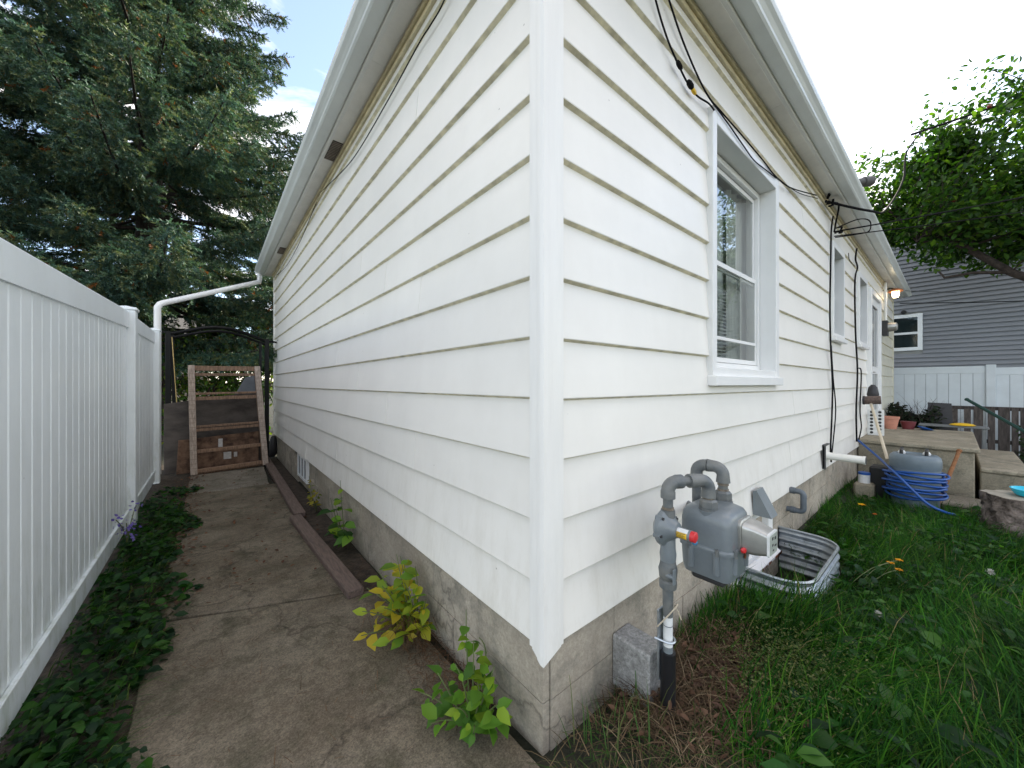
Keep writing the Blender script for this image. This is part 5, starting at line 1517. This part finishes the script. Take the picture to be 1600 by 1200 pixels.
def leafy(name, root_pt, limbs, crown_c, crown_r, nclump, nleaf, cols, label, cat, size=(.05, .085), trans_mat='leaf', bark='apple_bark', fruit=0, spreadk=.30):
    """broadleaf tree: explicit limbs + random branchlets, leaves in clumps on the branchlets"""
    root = empty(name, root_pt, label, cat)
    t = MB()
    for pts, r0, r1 in limbs[:1]:
        k = len(pts); t.tube(pts, [r0 + (r1 - r0) * i / (k - 1) for i in range(k)], 10)
    t.build('trunk', bark, root, smooth='all')
    for pts, r0, r1 in limbs[1:]:
        k = len(pts)
        q = MB(); q.tube(pts, [r0 + (r1 - r0) * i / (k - 1) for i in range(k)], 7); q.build('limb', bark, root, smooth='all')
    allp = np.array([p for l in limbs[1:] for p in l[0]])
    c, r = np.array(crown_c), np.array(crown_r)
    br = MB()
    P, D, N = [], [], []
    for i in range(nclump):
        while True:
            w = RNG.uniform(-1, 1, 3)
            q = np.linalg.norm(w)
            if q < 1 and RNG.random() < .25 + .75 * q ** 2: break
        e = c + w * r * (1 + .16 * math.sin(5 * w[0] + 3 * w[2]) + .12 * math.sin(9 * w[1]))
        j = np.argmin(np.linalg.norm(allp - e, axis=1))
        s = allp[j]
        m = (s + e) / 2 + RNG.normal(size=3) * .15
        pts = bez(s, m, e, 6)
        br.tube([tuple(x) for x in pts], [.016, .013, .010, .008, .006, .004], 4, cap=False)
        tdir = nrm((pts[-1] - pts[-2])[None])[0]
        for kk in range(int(nleaf * RNG.uniform(.5, 1.4))):
            u = RNG.uniform(.35, 1.08)
            p = pts[0] + (pts[-1] - pts[0]) * u if u > 1 else pts[min(int(u * 5), 4)] * (1 - (u * 5) % 1) + pts[min(int(u * 5) + 1, 5)] * ((u * 5) % 1)
            p = p + RNG.normal(size=3) * spreadk * np.array([.5, .5, .42])
            P.append(p); D.append(tdir * .5 + RNG.normal(size=3) * .8 + np.array([0, 0, -.25])); N.append(RNG.normal(size=3) * .55 + np.array([0, 0, 1.0]))
    br.build('branches', bark, root, smooth='all')
    k = len(P)
    Ls = RNG.uniform(*size, k)
    v, f, cc = leaves(np.array(P), np.array(D), np.array(N), Ls, Ls * RNG.uniform(.5, .66, k), pick(cols, k, .25), curl=.2, simple=False)
    me = npmesh('crown', v - np.array(root_pt), f, cc, trans_mat)
    o = bpy.data.objects.new('crown', me); link(o, root)
    for i in range(fruit):
        w = RNG.normal(size=3) * .42
        q = MB(); p = c + w * r
        q.lathe([(.004, .034), (.022, .03), (.034, .008), (.032, -.016), (.018, -.032), (.004, -.030)], tuple(p), n=10); q.build('apple', 'apple_red', root, smooth='all')
    return root


M['apple_red'] = mat('apple_red', (.22, .03, .02), .4, var=.3, vs=20)
RNG = np.random.default_rng(21)
AP_COL = [(.036, .090, .013), (.048, .115, .015), (.026, .068, .013), (.085, .160, .017), (.020, .054, .014)]
trunk = [(11.2, -4.6, -.25), (11.15, -4.4, .8), (11.1, -4.1, 1.6), (11.0, -3.7, 2.1)]
l1 = [(11.0, -3.7, 2.1), (10.95, -2.9, 2.45), (10.9, -2.2, 2.85), (10.75, -1.55, 3.35), (10.6, -1.0, 3.95), (10.5, -.6, 4.35), (10.5, -.2, 4.6)]
l2 = [(11.0, -3.7, 2.1), (11.3, -3.5, 3.4), (11.4, -3.0, 4.6), (11.3, -2.4, 5.8), (11.2, -2.0, 6.6)]
l3 = [(10.9, -2.2, 2.85), (11.2, -1.9, 3.9), (11.3, -1.4, 4.9), (11.2, -.9, 5.8)]
l4 = [(10.75, -1.55, 3.35), (10.5, -1.1, 3.4), (10.3, -.75, 3.35), (10.28, -.68, 3.48)]
l5 = [(11.0, -3.7, 2.1), (10.6, -4.2, 3.2), (10.3, -4.5, 4.5), (10.2, -4.4, 5.6)]
l6 = [(10.6, -1.0, 3.95), (10.3, -.75, 4.05), (10.05, -.4, 4.1)]
leafy('apple_tree', (11.2, -4.6, -.25), [(trunk, .16, .12), (l1, .105, .03), (l2, .08, .025), (l3, .06, .02), (l4, .035, .015), (l5, .07, .02), (l6, .04, .012)],
      (10.95, -1.65, 5.3), (1.7, 2.6, 1.65), 480, 52, AP_COL, 'leafy apple tree overhanging the yard in front of the grey house', 'tree', size=(.09, .14), fruit=9, spreadk=.24)

# shrubs and small trees seen through the gate
SH = [(.05, .11, .02), (.075, .15, .025), (.035, .08, .02), (.13, .17, .03)]
def shrub(base, rad, h, n, lab, cols=SH, size=(.07, .11)):
    bx, by, bz = base
    limbs = [([(bx, by, bz), (bx + .03, by, bz + h * .25)], .05, .04)]
    for i in range(5):
        a = i * 1.256 + .4
        limbs.append(([(bx, by, bz + h * .2), (bx + rad * .4 * math.cos(a), by + rad * .4 * math.sin(a), bz + h * .5), (bx + rad * .6 * math.cos(a), by + rad * .6 * math.sin(a), bz + h * .8)], .03, .01))
    leafy('shrub', base, limbs, (bx, by, bz + h * .55), (rad, rad, h * .5), n, 30, cols, lab, 'shrub', size=size, spreadk=.35)
shrub((-1.15, 9.3, -.05), 1.15, 2.6, 80, 'bright green leafy shrub beyond the gate, left of the ladder')
shrub((-.15, 8.7, -.05), .8, 2.5, 60, 'bright green leafy shrub beyond the gate, above the ladder')
shrub((.9, 11.0, -.05), 1.4, 3.4, 60, 'tall shrub behind the far corner of the white house')
shrub((-3.3, 9.4, -.05), 1.2, 2.2, 50, 'dark green shrub behind the white fence', [(.03, .07, .02), (.04, .085, .025)])
# pale house far beyond the gate
fh = empty('far_house', (-4.5, 22, 0), 'pale distant house glimpsed through the gate', 'house')
b = MB(); b.box(-9.5, -1.0, 20, 26, -.3, 3.2); b.build('wall', mat('pale_stucco', (.45, .38, .30), .9), fh)
b = MB(); b.add([(-10, 19.6, 3.2), (-.5, 19.6, 3.2), (-.5, 26.4, 3.2), (-10, 26.4, 3.2), (-10, 23, 5), (-.5, 23, 5)], [(0, 1, 5, 4), (2, 3, 4, 5), (0, 4, 3), (1, 2, 5), (3, 2, 1, 0)]); b.build('roof', 'roof', fh)
b = MB(); b.box(-6.8, -5.4, 19.97, 20.05, 1.0, 2.2); b.build('window', 'dark_glass', fh)

# ------------------------------------------------------------------ lawn
RNG = np.random.default_rng(31)


def gzv(x, y):
    right = .05 - .045 * np.clip(x, 0, 6.2)
    t = np.clip((.05 - y) / .17, 0, 1); k = t * t * (3 - 2 * t)
    return -.035 * (1 - k) + right * k


def blades(P, yaw, lean, L, W, col, bend=.5, seg=3):
    k = len(P)
    h = np.stack([np.cos(yaw), np.sin(yaw), np.zeros(k)], 1)
    s = np.stack([-np.sin(yaw), np.cos(yaw), np.zeros(k)], 1)
    up = np.array([0, 0, 1.0])
    rows = []
    p = P.copy()
    ang = lean.copy()
    for i in range(seg + 1):
        w = (W * (1 - (i / seg) ** 1.6))[:, None] * .5
        if i == seg:
            rows.append(p[:, None])
        else:
            rows.append(np.stack([p - s * w, p + s * w], 1))
        d = h * np.sin(ang)[:, None] + up * np.cos(ang)[:, None]
        p = p + d * (L / seg)[:, None]
        ang = np.minimum(ang + bend * (.6 + .8 * RNG.random(k)), 1.95)
        fl = gzv(p[:, 0], p[:, 1]) + .004
        p[:, 2] = np.maximum(p[:, 2], fl)
    v = np.concatenate(rows, 1)
    nv = v.shape[1]
    b = np.arange(k)[:, None] * nv
    quads = np.concatenate([b + [[2 * i, 2 * i + 1, 2 * i + 3, 2 * i + 2]] for i in range(seg - 1)])
    tri = b + [[2 * seg - 2, 2 * seg - 1, 2 * seg]]
    shade = np.concatenate([np.full((nv - 1,), 1.0), [1.15]])
    c = (np.repeat(col, nv, axis=0) * np.tile(shade, k)[:, None])
    return v.reshape(-1, 3), [quads, tri], c


def lawn_ok(x, y):
    ok = (y < -.012) & (x > .42)
    ok &= ~((x > 1.67) & (x < 2.64) & (y > -.375))
    ok &= ~((x > 6.26) & (y > -1.46))
    ok &= ((x - 5.09) ** 2 + (y + 1.29) ** 2 > .27 ** 2)
    ok &= ((x - BC[0]) ** 2 + (y - BC[1]) ** 2 > .22 ** 2) & ~((x > 5.6) & (x < 6.2) & (y > -1.24) & (y < -.72))
    ok &= ~((x > 6.05) & (y < -1.4))
    ok &= ~((x > 5.2) & (x < 5.66) & (y > -.44) & (y < -.06))
    ok &= ~((x > .35) & (x < .53) & (y > -.175))
    return ok


n = 170000
x = .1 + RNG.random(n) ** 1.25 * 6.6
y = -.01 - RNG.random(n) ** 1.1 * 2.9
keep = lawn_ok(x, y)
# thin where dead litter lies round the riser
lit = np.exp(-(((x - .74) / .30) ** 2 + ((y + .20) / .15) ** 2))
keep &= RNG.random(n) > .93 * lit
near = np.clip((.98 - x) / .4, 0, 1) * np.clip((y + .46) / .16, 0, 1)
keep &= RNG.random(n) > .93 * near
x, y = x[keep], y[keep]
k = len(x)
field = 1.1 * np.sin(1.7 * x + .8 * y) + 1.3 * np.sin(2.9 * y - 1.1 * x + 1) + .7 * np.sin(6.1 * x + 4.7 * y)
yaw = field + RNG.normal(size=k) * .75 - .6
P = np.stack([x, y, gzv(x, y) - .01], 1)
clump = .5 + .5 * np.sin(3.3 * x + 1.3) * np.sin(4.1 * y + .7)
L = RNG.gamma(4.0, .036, k) * (.8 + .5 * clump)
L = np.clip(L * .85, .03, .27)
tall = np.exp(-(((x - 1.45) / .26) ** 2 + ((y + .36) / .12) ** 2))
L *= 1 + .6 * tall
lean = np.abs(RNG.normal(.75, .42, k)) * (1 - .6 * tall)
col = pick([(.010, .060, .004), (.020, .090, .006), (.006, .038, .005), (.034, .120, .008), (.014, .070, .007), (.055, .14, .012)], k, .40) * (.55 + .75 * (.5 + .5 * np.sin(5.1 * x + 2.2 * y) * np.sin(6.7 * y - 2.9 * x)))[:, None]
dry = RNG.random(k) < .03
col[dry] = pick([(.22, .19, .09), (.17, .13, .06)], int(dry.sum()), .2)
v, f, c = blades(P, yaw, lean, L, RNG.uniform(.0030, .0075, k), col, bend=.34)
me = npmesh('lawn_grass', v, f, c, 'grass', smooth=False)
o = bpy.data.objects.new('lawn_grass', me); link(o)
tag(o, 'long matted dark green grass of the lawn', kind='stuff')
print('blades', k)

# broad weeds in the lawn
n = 17000
x = .25 + RNG.random(n) * 5.9; y = -.05 - RNG.random(n) ** .9 * 2.4
patch = .5 + .5 * np.sin(2.1 * x + 3.3 * y) * np.sin(3.7 * x - 1.9 * y + 1)
keep = lawn_ok(x, y) & (RNG.random(n) < .15 + .85 * patch ** 1.5) & ~((x < 1.15) & (y > -.45))
x, y = x[keep], y[keep]; k = len(x)
L = RNG.gamma(3.0, .014, k).clip(.012, .085)
yaw = RNG.uniform(0, 6.28, k)
P = np.stack([x, y, gzv(x, y) + RNG.uniform(.02, .12, k)], 1)
D = np.stack([np.cos(yaw), np.sin(yaw), RNG.uniform(-.15, .5, k)], 1)
N = np.stack([RNG.normal(0, .35, k), RNG.normal(0, .35, k), np.ones(k)], 1)
v, f, c = leaves(P, D, N, L, L * RNG.uniform(.35, .8, k), pick([(.014, .070, .008), (.026, .100, .010), (.008, .044, .009), (.050, .125, .020)], k, .45), curl=.3)
me = npmesh('lawn_weeds', v, f, c, 'leaf'); o = bpy.data.objects.new('lawn_weeds', me); link(o)
tag(o, 'broad leaved weeds mixed through the lawn', kind='stuff')

# pale fine-leaved weed patch near the riser
n = 5200
x = RNG.normal(1.02, .17, n); y = RNG.normal(-.46, .10, n)
k = n
P = np.stack([x, y, gzv(x, y) + RNG.uniform(0, .13, k)], 1)
yaw = RNG.uniform(0, 6.28, k)
D = np.stack([np.cos(yaw), np.sin(yaw), RNG.uniform(0, .9, k)], 1); N = RNG.normal(size=(k, 3)) * .4 + [0, 0, 1]
L = RNG.uniform(.008, .017, k)
v, f, c = leaves(P, D, N, L, L * .5, pick([(.09, .13, .035), (.13, .16, .05), (.06, .11, .03), (.18, .19, .07)], k, .2), simple=True)
me = npmesh('fine_weeds', v, f, c, 'leaf', smooth=False); o = bpy.data.objects.new('fine_weeds', me); link(o)
tag(o, 'patch of pale fine-leaved weeds beside the dry vines', kind='stuff')

# dry vine litter at the foot of the foundation
n = 4200
x = RNG.normal(.72, .22, n); y = -.03 - np.abs(RNG.normal(.16, .12, n))
keep = (x > .12) & (x < 1.5) & (y > -.52); x, y = x[keep], y[keep]; k = len(x)
P = np.stack([x, y, gzv(x, y) + RNG.uniform(.0, .055, k)], 1)
v1 = blades(P, RNG.uniform(0, 6.28, k), RNG.uniform(1.0, 1.6, k), RNG.uniform(.04, .17, k), RNG.uniform(.0015, .0045, k), pick([(.085, .055, .030), (.12, .08, .045), (.06, .038, .022), (.20, .15, .09)], k, .25), bend=.25)
k2 = 420
x = RNG.normal(.76, .20, k2); y = -.05 - np.abs(RNG.normal(.17, .10, k2))
P = np.stack([x, y, gzv(x, y) + RNG.uniform(.02, .06, k2)], 1)
v2 = leaves(P, RNG.normal(size=(k2, 3)) * [1, 1, .25], RNG.normal(size=(k2, 3)) * .6 + [0, 0, 1], RNG.uniform(.02, .045, k2), RNG.uniform(.012, .026, k2), pick([(.10, .055, .033), (.14, .08, .05), (.08, .045, .03)], k2, .25), curl=-.4, fold=.6)
v, f, c = joinnp([v1, v2]); me = npmesh('dry_vines', v, f, c, 'litter', smooth=False); o = bpy.data.objects.new('dry_vines', me); link(o)
tag(o, 'tangle of brown dry vines and dead leaves by the gas riser', kind='stuff')

# dry grass on the bare soil at the house corner
n = 1500
x = RNG.uniform(-.05, .62, n); y = -.02 - RNG.random(n) ** .8 * .55; P = np.stack([x, y, gzv(x, y) + RNG.uniform(0, .02, n)], 1)
v, f, c = blades(P, RNG.uniform(0, 6.28, n), RNG.uniform(.7, 1.6, n), RNG.uniform(.04, .15, n), RNG.uniform(.0015, .004, n), pick([(.10, .07, .035), (.15, .11, .06), (.06, .05, .025), (.03, .07, .012), (.04, .09, .015)], n, .25), bend=.3)
me = npmesh('dry_grass', v, f, c, 'litter', smooth=False); o = bpy.data.objects.new('dry_grass', me); link(o); tag(o, 'thin dry grass on bare soil at the house corner', kind='stuff')
# sparse upright grass against the foundation corner
n = 34
x = RNG.uniform(.10, .42, n); y = -RNG.uniform(.03, .24, n); P = np.stack([x, y, gzv(x, y)], 1)
v, f, c = blades(P, RNG.uniform(0, 6.28, n), RNG.uniform(.02, .3, n), RNG.uniform(.10, .26, n), RNG.uniform(.003, .006, n), pick([(.05, .12, .03), (.07, .14, .04), (.12, .14, .06)], n, .2), bend=.15)
me = npmesh('corner_grass', v, f, c, 'grass', smooth=False); o = bpy.data.objects.new('corner_grass', me); link(o); tag(o, 'sparse grass stalks at the foundation corner', kind='stuff')

# ------------------------------------------------------------------ ground cover along the fence
n = 6500
y = .3 + RNG.random(n) ** .85 * 4.6
edge = .20 + .07 * np.sin(4.1 * y) + .04 * np.sin(9.3 * y + 1)
x = -1.41 + RNG.random(n) * (edge + .19)
keep = (RNG.random(n) < np.where(y > 3.9, .35, 1.0)) & (RNG.random(n) < np.clip((x + 1.43) / .10, 0, 1)) & (RNG.random(n) < .35 + .65 * np.sin(3.1 * y + 7 * x + 1) ** 2); x, y = x[keep], y[keep]; k = len(x)
yaw = RNG.uniform(0, 6.28, k)
hgt = RNG.uniform(.008, .10, k) * (.35 + .65 * np.sin(np.clip((x + 1.41) / .42, 0, 1) * math.pi)) * (.6 + .55 * np.sin(5.3 * y + 6 * x) ** 2)
P = np.stack([x, y, hgt], 1)
D = np.stack([np.cos(yaw), np.sin(yaw), RNG.uniform(-.3, .35, k)], 1); N = RNG.normal(size=(k, 3)) * [.5, .5, 0] + [0, 0, 1]
L = RNG.uniform(.02, .066, k)
v1 = leaves(P, D, N, L, L * RNG.uniform(.6, .85, k), pick([(.012, .050, .009), (.022, .078, .013), (.008, .032, .011), (.036, .105, .014), (.016, .056, .015)], k, .4), curl=.25)
n2 = 900
y = .2 + RNG.random(n2) * 3.6; x = -1.40 + RNG.random(n2) * .32; P = np.stack([x, y, np.zeros(n2)], 1)
v2 = blades(P, RNG.uniform(-.6, .9, n2) - .8, RNG.uniform(.3, 1.0, n2), RNG.uniform(.08, .26, n2), RNG.uniform(.003, .007, n2), pick([(.05, .10, .03), (.10, .13, .05), (.03, .08, .02)], n2, .2), bend=.35)
v, f, c = joinnp([v1, v2]); me = npmesh('ground_cover', v, f, c, 'leaf'); o = bpy.data.objects.new('ground_cover', me); link(o)
tag(o, 'dark green ground cover weeds along the foot of the fence', kind='stuff')

# needle litter and dead leaves on the path edges
n = 2600
sel = RNG.random(n)
x = np.where(sel < .45, RNG.normal(-.08, .06, n), np.where(sel < .8, RNG.normal(-1.07, .07, n), RNG.uniform(-1.05, -.2, n)))
y = np.where(sel < .45, .25 + np.abs(RNG.normal(.45, .45, n)), np.where(sel < .8, RNG.uniform(1.5, 6.0, n), RNG.uniform(.3, 6, n)))
x = np.minimum(x, -.005)
P = np.stack([x, y, np.full(n, .012) + RNG.uniform(0, .012, n)], 1)
v1 = blades(P, RNG.uniform(0, 6.28, n), RNG.uniform(1.2, 1.6, n), RNG.uniform(.02, .08, n), RNG.uniform(.001, .0028, n), pick([(.10, .05, .025), (.15, .08, .04), (.07, .04, .025)], n, .25), bend=.1, seg=2)
k2 = 420
x = np.where(RNG.random(k2) < .6, RNG.normal(-1.05, .06, k2), RNG.uniform(-1.05, -.05, k2)); y = RNG.uniform(1.8, 5.6, k2)
P = np.stack([x, y, np.full(k2, .016)], 1)
v2 = leaves(P, RNG.normal(size=(k2, 3)) * [1, 1, .1], RNG.normal(size=(k2, 3)) * .25 + [0, 0, 1], RNG.uniform(.02, .04, k2), RNG.uniform(.012, .022, k2), pick([(.09, .04, .025), (.14, .07, .04)], k2, .25), curl=-.2, fold=.4)
v, f, c = joinnp([v1, v2]); me = npmesh('path_litter', v, f, c, 'litter', smooth=False); o = bpy.data.objects.new('path_litter', me); link(o)
tag(o, 'brown needles and dead leaves scattered on the path edges', kind='stuff')

# ------------------------------------------------------------------ plants along the path-side foundation
def plant(base, tips, nl, size, cols, label, dead=0, name='foundation_plant', width=.62, seedcol=None):
    root = empty(name, base, label, 'plant')
    s = MB(); P, D, N = [], [], []
    for tp in tips:
        b0 = np.array(base); e = np.array(tp)
        m = (b0 + e) / 2 + np.array([RNG.uniform(-.03, .03), RNG.uniform(-.03, .03), .04])
        pts = bez(b0, m, e, 7)
        s.tube([tuple(q) for q in pts], [.0045, .004, .0035, .003, .0026, .0022, .0018], 5, cap=False)
        for i in range(nl):
            u = .3 + .7 * (i + RNG.random() * .7) / nl
            q = pts[min(int(u * 6), 6)]
            a = 2.4 * i + RNG.uniform(-.4, .4)
            dr = np.array([math.cos(a), math.sin(a), RNG.uniform(-.35, .35)]) + (e - b0) * .6
            P.append(q + np.array([dr[0], dr[1], 0]) * .012); D.append(dr); N.append(np.array([RNG.normal() * .55, RNG.normal() * .55, 1.0]) + np.array([-.3, -.3, 0]))
    s.build('stem', 'stem_green', root, smooth='all')
    k = len(P); L = RNG.uniform(size[0] * .55, size[1], k)
    P, D, N, C = np.array(P), np.array(D), np.array(N), pick(cols, k, .2)
    P[:, 0] = np.minimum(P[:, 0], -.012); P[:, 2] = np.maximum(P[:, 2], .015)
    # keep leaf tips out of the wall
    tipx = P[:, 0] + nrm(D)[:, 0] * L
    D[tipx > -.005, 0] *= -.6
    for i in range(k):
        v, f, c = leaves(P[i:i + 1], D[i:i + 1], N[i:i + 1], L[i:i + 1], L[i:i + 1] * RNG.uniform(width - .08, width + .1), C[i:i + 1], curl=RNG.uniform(.05, .4), fold=.3)
        me = npmesh('leaf', v - np.array(base), f, c, 'leaf'); o = bpy.data.objects.new('leaf', me); link(o, root)
    if dead:
        P = np.array(base)[None] + RNG.normal(size=(dead, 3)) * [.035, .06, 0] + [-.02, 0, .09]
        P[:, 2] = RNG.uniform(.06, .15, dead); P[:, 0] -= .03
        v, f, c = blades(P, RNG.uniform(0, 6.28, dead), RNG.uniform(1.6, 2.6, dead), RNG.uniform(.08, .16, dead), RNG.uniform(.0015, .003, dead), pick([(.12, .065, .03), (.16, .09, .05), (.08, .04, .02)], dead, .2), bend=.3)
        v[:, 0] = np.minimum(v[:, 0], -.006)
        me = npmesh('dead_tuft', v - np.array(base), f, c, 'litter', smooth=False); o = bpy.data.objects.new('dead_tuft', me); link(o, root); o['kind'] = 'stuff'
    return root
RNG = np.random.default_rng(77)
YG = [(.27, .34, .03), (.20, .30, .03), (.36, .36, .03), (.13, .24, .03), (.46, .36, .03)]
GR_ = [(.11, .24, .03), (.15, .29, .03), (.08, .19, .03), (.21, .32, .03)]
DG = [(.03, .09, .02), (.05, .12, .02)]
plant((-.07, .84, 0), [(-.24, .80, .22), (-.30, .92, .17), (-.20, 1.0, .30), (-.10, .95, .36), (-.06, .86, .33), (-.27, .70, .12), (-.06, .74, .22), (-.15, .78, .31), (-.08, .70, .12), (-.22, .88, .28), (-.33, .84, .11), (-.05, 1.02, .30), (-.14, .90, .40), (-.26, .98, .24)], 10, (.05, .09),
      YG, 'yellowing leafy plant with brown dead tuft at the middle of the foundation', dead=420)
plant((-.13, .24, 0), [(-.20, .36, .17), (-.28, .26, .10), (-.08, .30, .27), (-.05, .40, .33), (-.20, .12, .12), (-.10, .12, .16), (-.04, .22, .20), (-.24, .42, .08), (-.13, .20, .20), (-.07, .14, .08), (-.16, .30, .22), (-.22, .2, .16)], 8, (.05, .09),
      GR_, 'bright green leafy plant nearest the house corner')
plant((-.05, 2.15, 0), [(-.06, 2.25, .48), (-.12, 2.30, .34), (-.08, 2.05, .22), (-.14, 2.12, .14), (-.05, 1.98, .12), (-.07, 2.38, .30)], 6, (.07, .12),
      GR_ + DG, 'tall green leafy plant growing behind the timbers', width=.75)
plant((-.05, 3.15, -.01), [(-.09, 3.25, .26), (-.05, 3.10, .22), (-.10, 3.05, .14), (-.08, 3.35, .30)], 8, (.04, .06),
      [(.34, .27, .03), (.28, .24, .03), (.16, .19, .03)], 'small yellow leaved plant farthest along the foundation', width=.8)
plant((-.012, .33, .10), [(-.014, .36, .22), (-.016, .30, .20)], 2, (.05, .075), DG, 'few dark green leaves sprouting against the foundation wall', name='wall_sprout', width=.6)

# bellflower beside the fence
bl = empty('bellflower', (-1.34, 3.05, 0), 'purple bellflower leaning on the white fence by the post', 'flower')
for (tx, ty, tz) in ((-1.37, 2.86, .30), (-1.30, 3.12, .32), (-1.33, 2.95, .24)):
    s = MB(); pts = bez((-1.34, 3.05, 0), (-1.33, 3.0, tz * .6), (tx, ty, tz), 7); s.tube([tuple(p) for p in pts], .003, 5, cap=False); s.build('stem', 'stem_green', bl, smooth='all')
    k = 22
    P = pts[RNG.integers(3, 7, k)] + RNG.normal(size=(k, 3)) * .022
    v, f, c = leaves(P, RNG.normal(size=(k, 3)), RNG.normal(size=(k, 3)), RNG.uniform(.016, .028, k), RNG.uniform(.012, .02, k), pick([(.16, .12, .42), (.22, .17, .50), (.12, .09, .34)], k, .2))
    me = npmesh('petals', v - np.array([-1.34, 3.05, 0]), f, c, 'petal'); o = bpy.data.objects.new('petals', me); link(o, bl); o['kind'] = 'stuff'

# marigolds and dandelion clocks in the lawn
def flower(x, y, h, r, colr, label, base=None, cat='flower'):
    z0 = float(gzv(np.array([x]), np.array([y]))[0])
    bx, by = base if base else (x, y)
    rt = empty('marigold' if r > .012 else 'small_flower', (bx, by, z0), label, cat)
    s = MB(); s.tube([tuple(p) for p in bez((bx, by, z0), ((x + bx) / 2, (y + by) / 2, z0 + h * 1.2), (x, y, z0 + h), 6)], .002, 5, cap=False); s.build('stem', 'stem_green', rt, smooth='all')
    k = 16; a = np.arange(k) * 2.4
    D = np.stack([np.cos(a), np.sin(a), .25 + .5 * (np.arange(k) / k)], 1); P = np.tile([x, y, z0 + h], (k, 1))
    v, f, c = leaves(P, D, np.tile([0, 0, 1.], (k, 1)), np.full(k, r), np.full(k, r * .7), pick([colr], k, .15))
    me = npmesh('petals', v - np.array([bx, by, z0]), f, c, 'petal'); o = bpy.data.objects.new('petals', me); link(o, rt); o['kind'] = 'stuff'
OR = (.80, .38, .01)
flower(2.62, -.60, .13, .022, OR, 'orange marigold bloom on a long stem in mid lawn, left one', (2.2, -.42))
flower(2.68, -.635, .145, .022, OR, 'orange marigold bloom in mid lawn, right one', (2.3, -.46))
flower(2.60, -.64, .105, .022, OR, 'orange marigold bloom in mid lawn, lowest one', (2.3, -.5))
flower(4.35, -.26, .14, .034, (.85, .50, .01), 'large yellow marigold in front of the white jar')
flower(4.30, -.36, .08, .022, (.75, .16, .02), 'orange-red marigold at the edge of the lawn by the barrel')
# white dandelion clocks
for x, y, h, r, lab in ((1.78, -.62, .10, .017, 'white dandelion clock in the grass below the window well'), (3.10, -1.02, .10, .024, 'white dandelion clock near the right edge of the lawn')):
    z0 = float(gzv(np.array([x]), np.array([y]))[0])
    rt = empty('dandelion', (x, y, z0), lab, 'flower')
    s = MB(); s.tube([(x, y, z0), (x + .01, y, z0 + h)], .002, 5, cap=False); s.build('stem', 'stem_green', rt)
    k = 150; D = nrm(RNG.normal(size=(k, 3))); A = np.tile([x + .01, y, z0 + h], (k, 1))
    v, f, c = blades(A, np.arctan2(D[:, 1], D[:, 0]), np.arccos(np.clip(D[:, 2], -1, 1)), np.full(k, r), np.full(k, .003), pick([(.6, .6, .55)], k, .1), bend=.0, seg=2)
    me = npmesh('seed_head', v - np.array([x, y, z0]), f, c, 'petal', smooth=False); o = bpy.data.objects.new('seed_head', me); link(o, rt)
# weeds heaped at the back, between landing and old fence
n = 5000
x = RNG.uniform(9.4, 10.5, n); y = RNG.uniform(-.72, -.02, n)
P = np.stack([x, y, RNG.uniform(.05, .84, n) * (.72 + .28 * np.sin(5 * y + 2) ** 2)], 1)
L = RNG.uniform(.04, .09, n)
v1 = leaves(P, RNG.normal(size=(n, 3)), RNG.normal(size=(n, 3)) * .5 + [0, 0, 1], L, L * .5, pick([(.012, .022, .010), (.02, .032, .014), (.03, .025, .018)], n, .3))
n2 = 160
P = np.stack([RNG.uniform(9.4, 10.5, n2), RNG.uniform(-.75, -.02, n2), RNG.uniform(.2, .65, n2)], 1)
v2 = blades(P, RNG.uniform(0, 6.28, n2), RNG.uniform(.2, 1.2, n2), RNG.uniform(.3, .7, n2), RNG.uniform(.006, .014, n2), pick([(.02, .018, .016), (.06, .05, .045)], n2, .3), bend=.2)
v, f, c = joinnp([v1, v2]); me = npmesh('brush_pile', v, f, c, 'litter', smooth=False); o = bpy.data.objects.new('brush_pile', me); link(o)
tag(o, 'dark heap of brush and garden waste behind the pots', kind='stuff')
n = 900
P = np.stack([RNG.uniform(10.0, 10.7, n), RNG.uniform(-2.6, -1.6, n), RNG.uniform(-.2, .45, n)], 1); L = RNG.uniform(.04, .08, n)
v, f, c = leaves(P, RNG.normal(size=(n, 3)), RNG.normal(size=(n, 3)) * .5 + [0, 0, 1], L, L * .5, pick([(.02, .045, .014), (.03, .06, .02)], n, .3))
me = npmesh('fence_weeds', v, f, c, 'leaf'); o = bpy.data.objects.new('fence_weeds', me); link(o); tag(o, 'dark leafy weeds at the foot of the old wooden fence', kind='stuff')
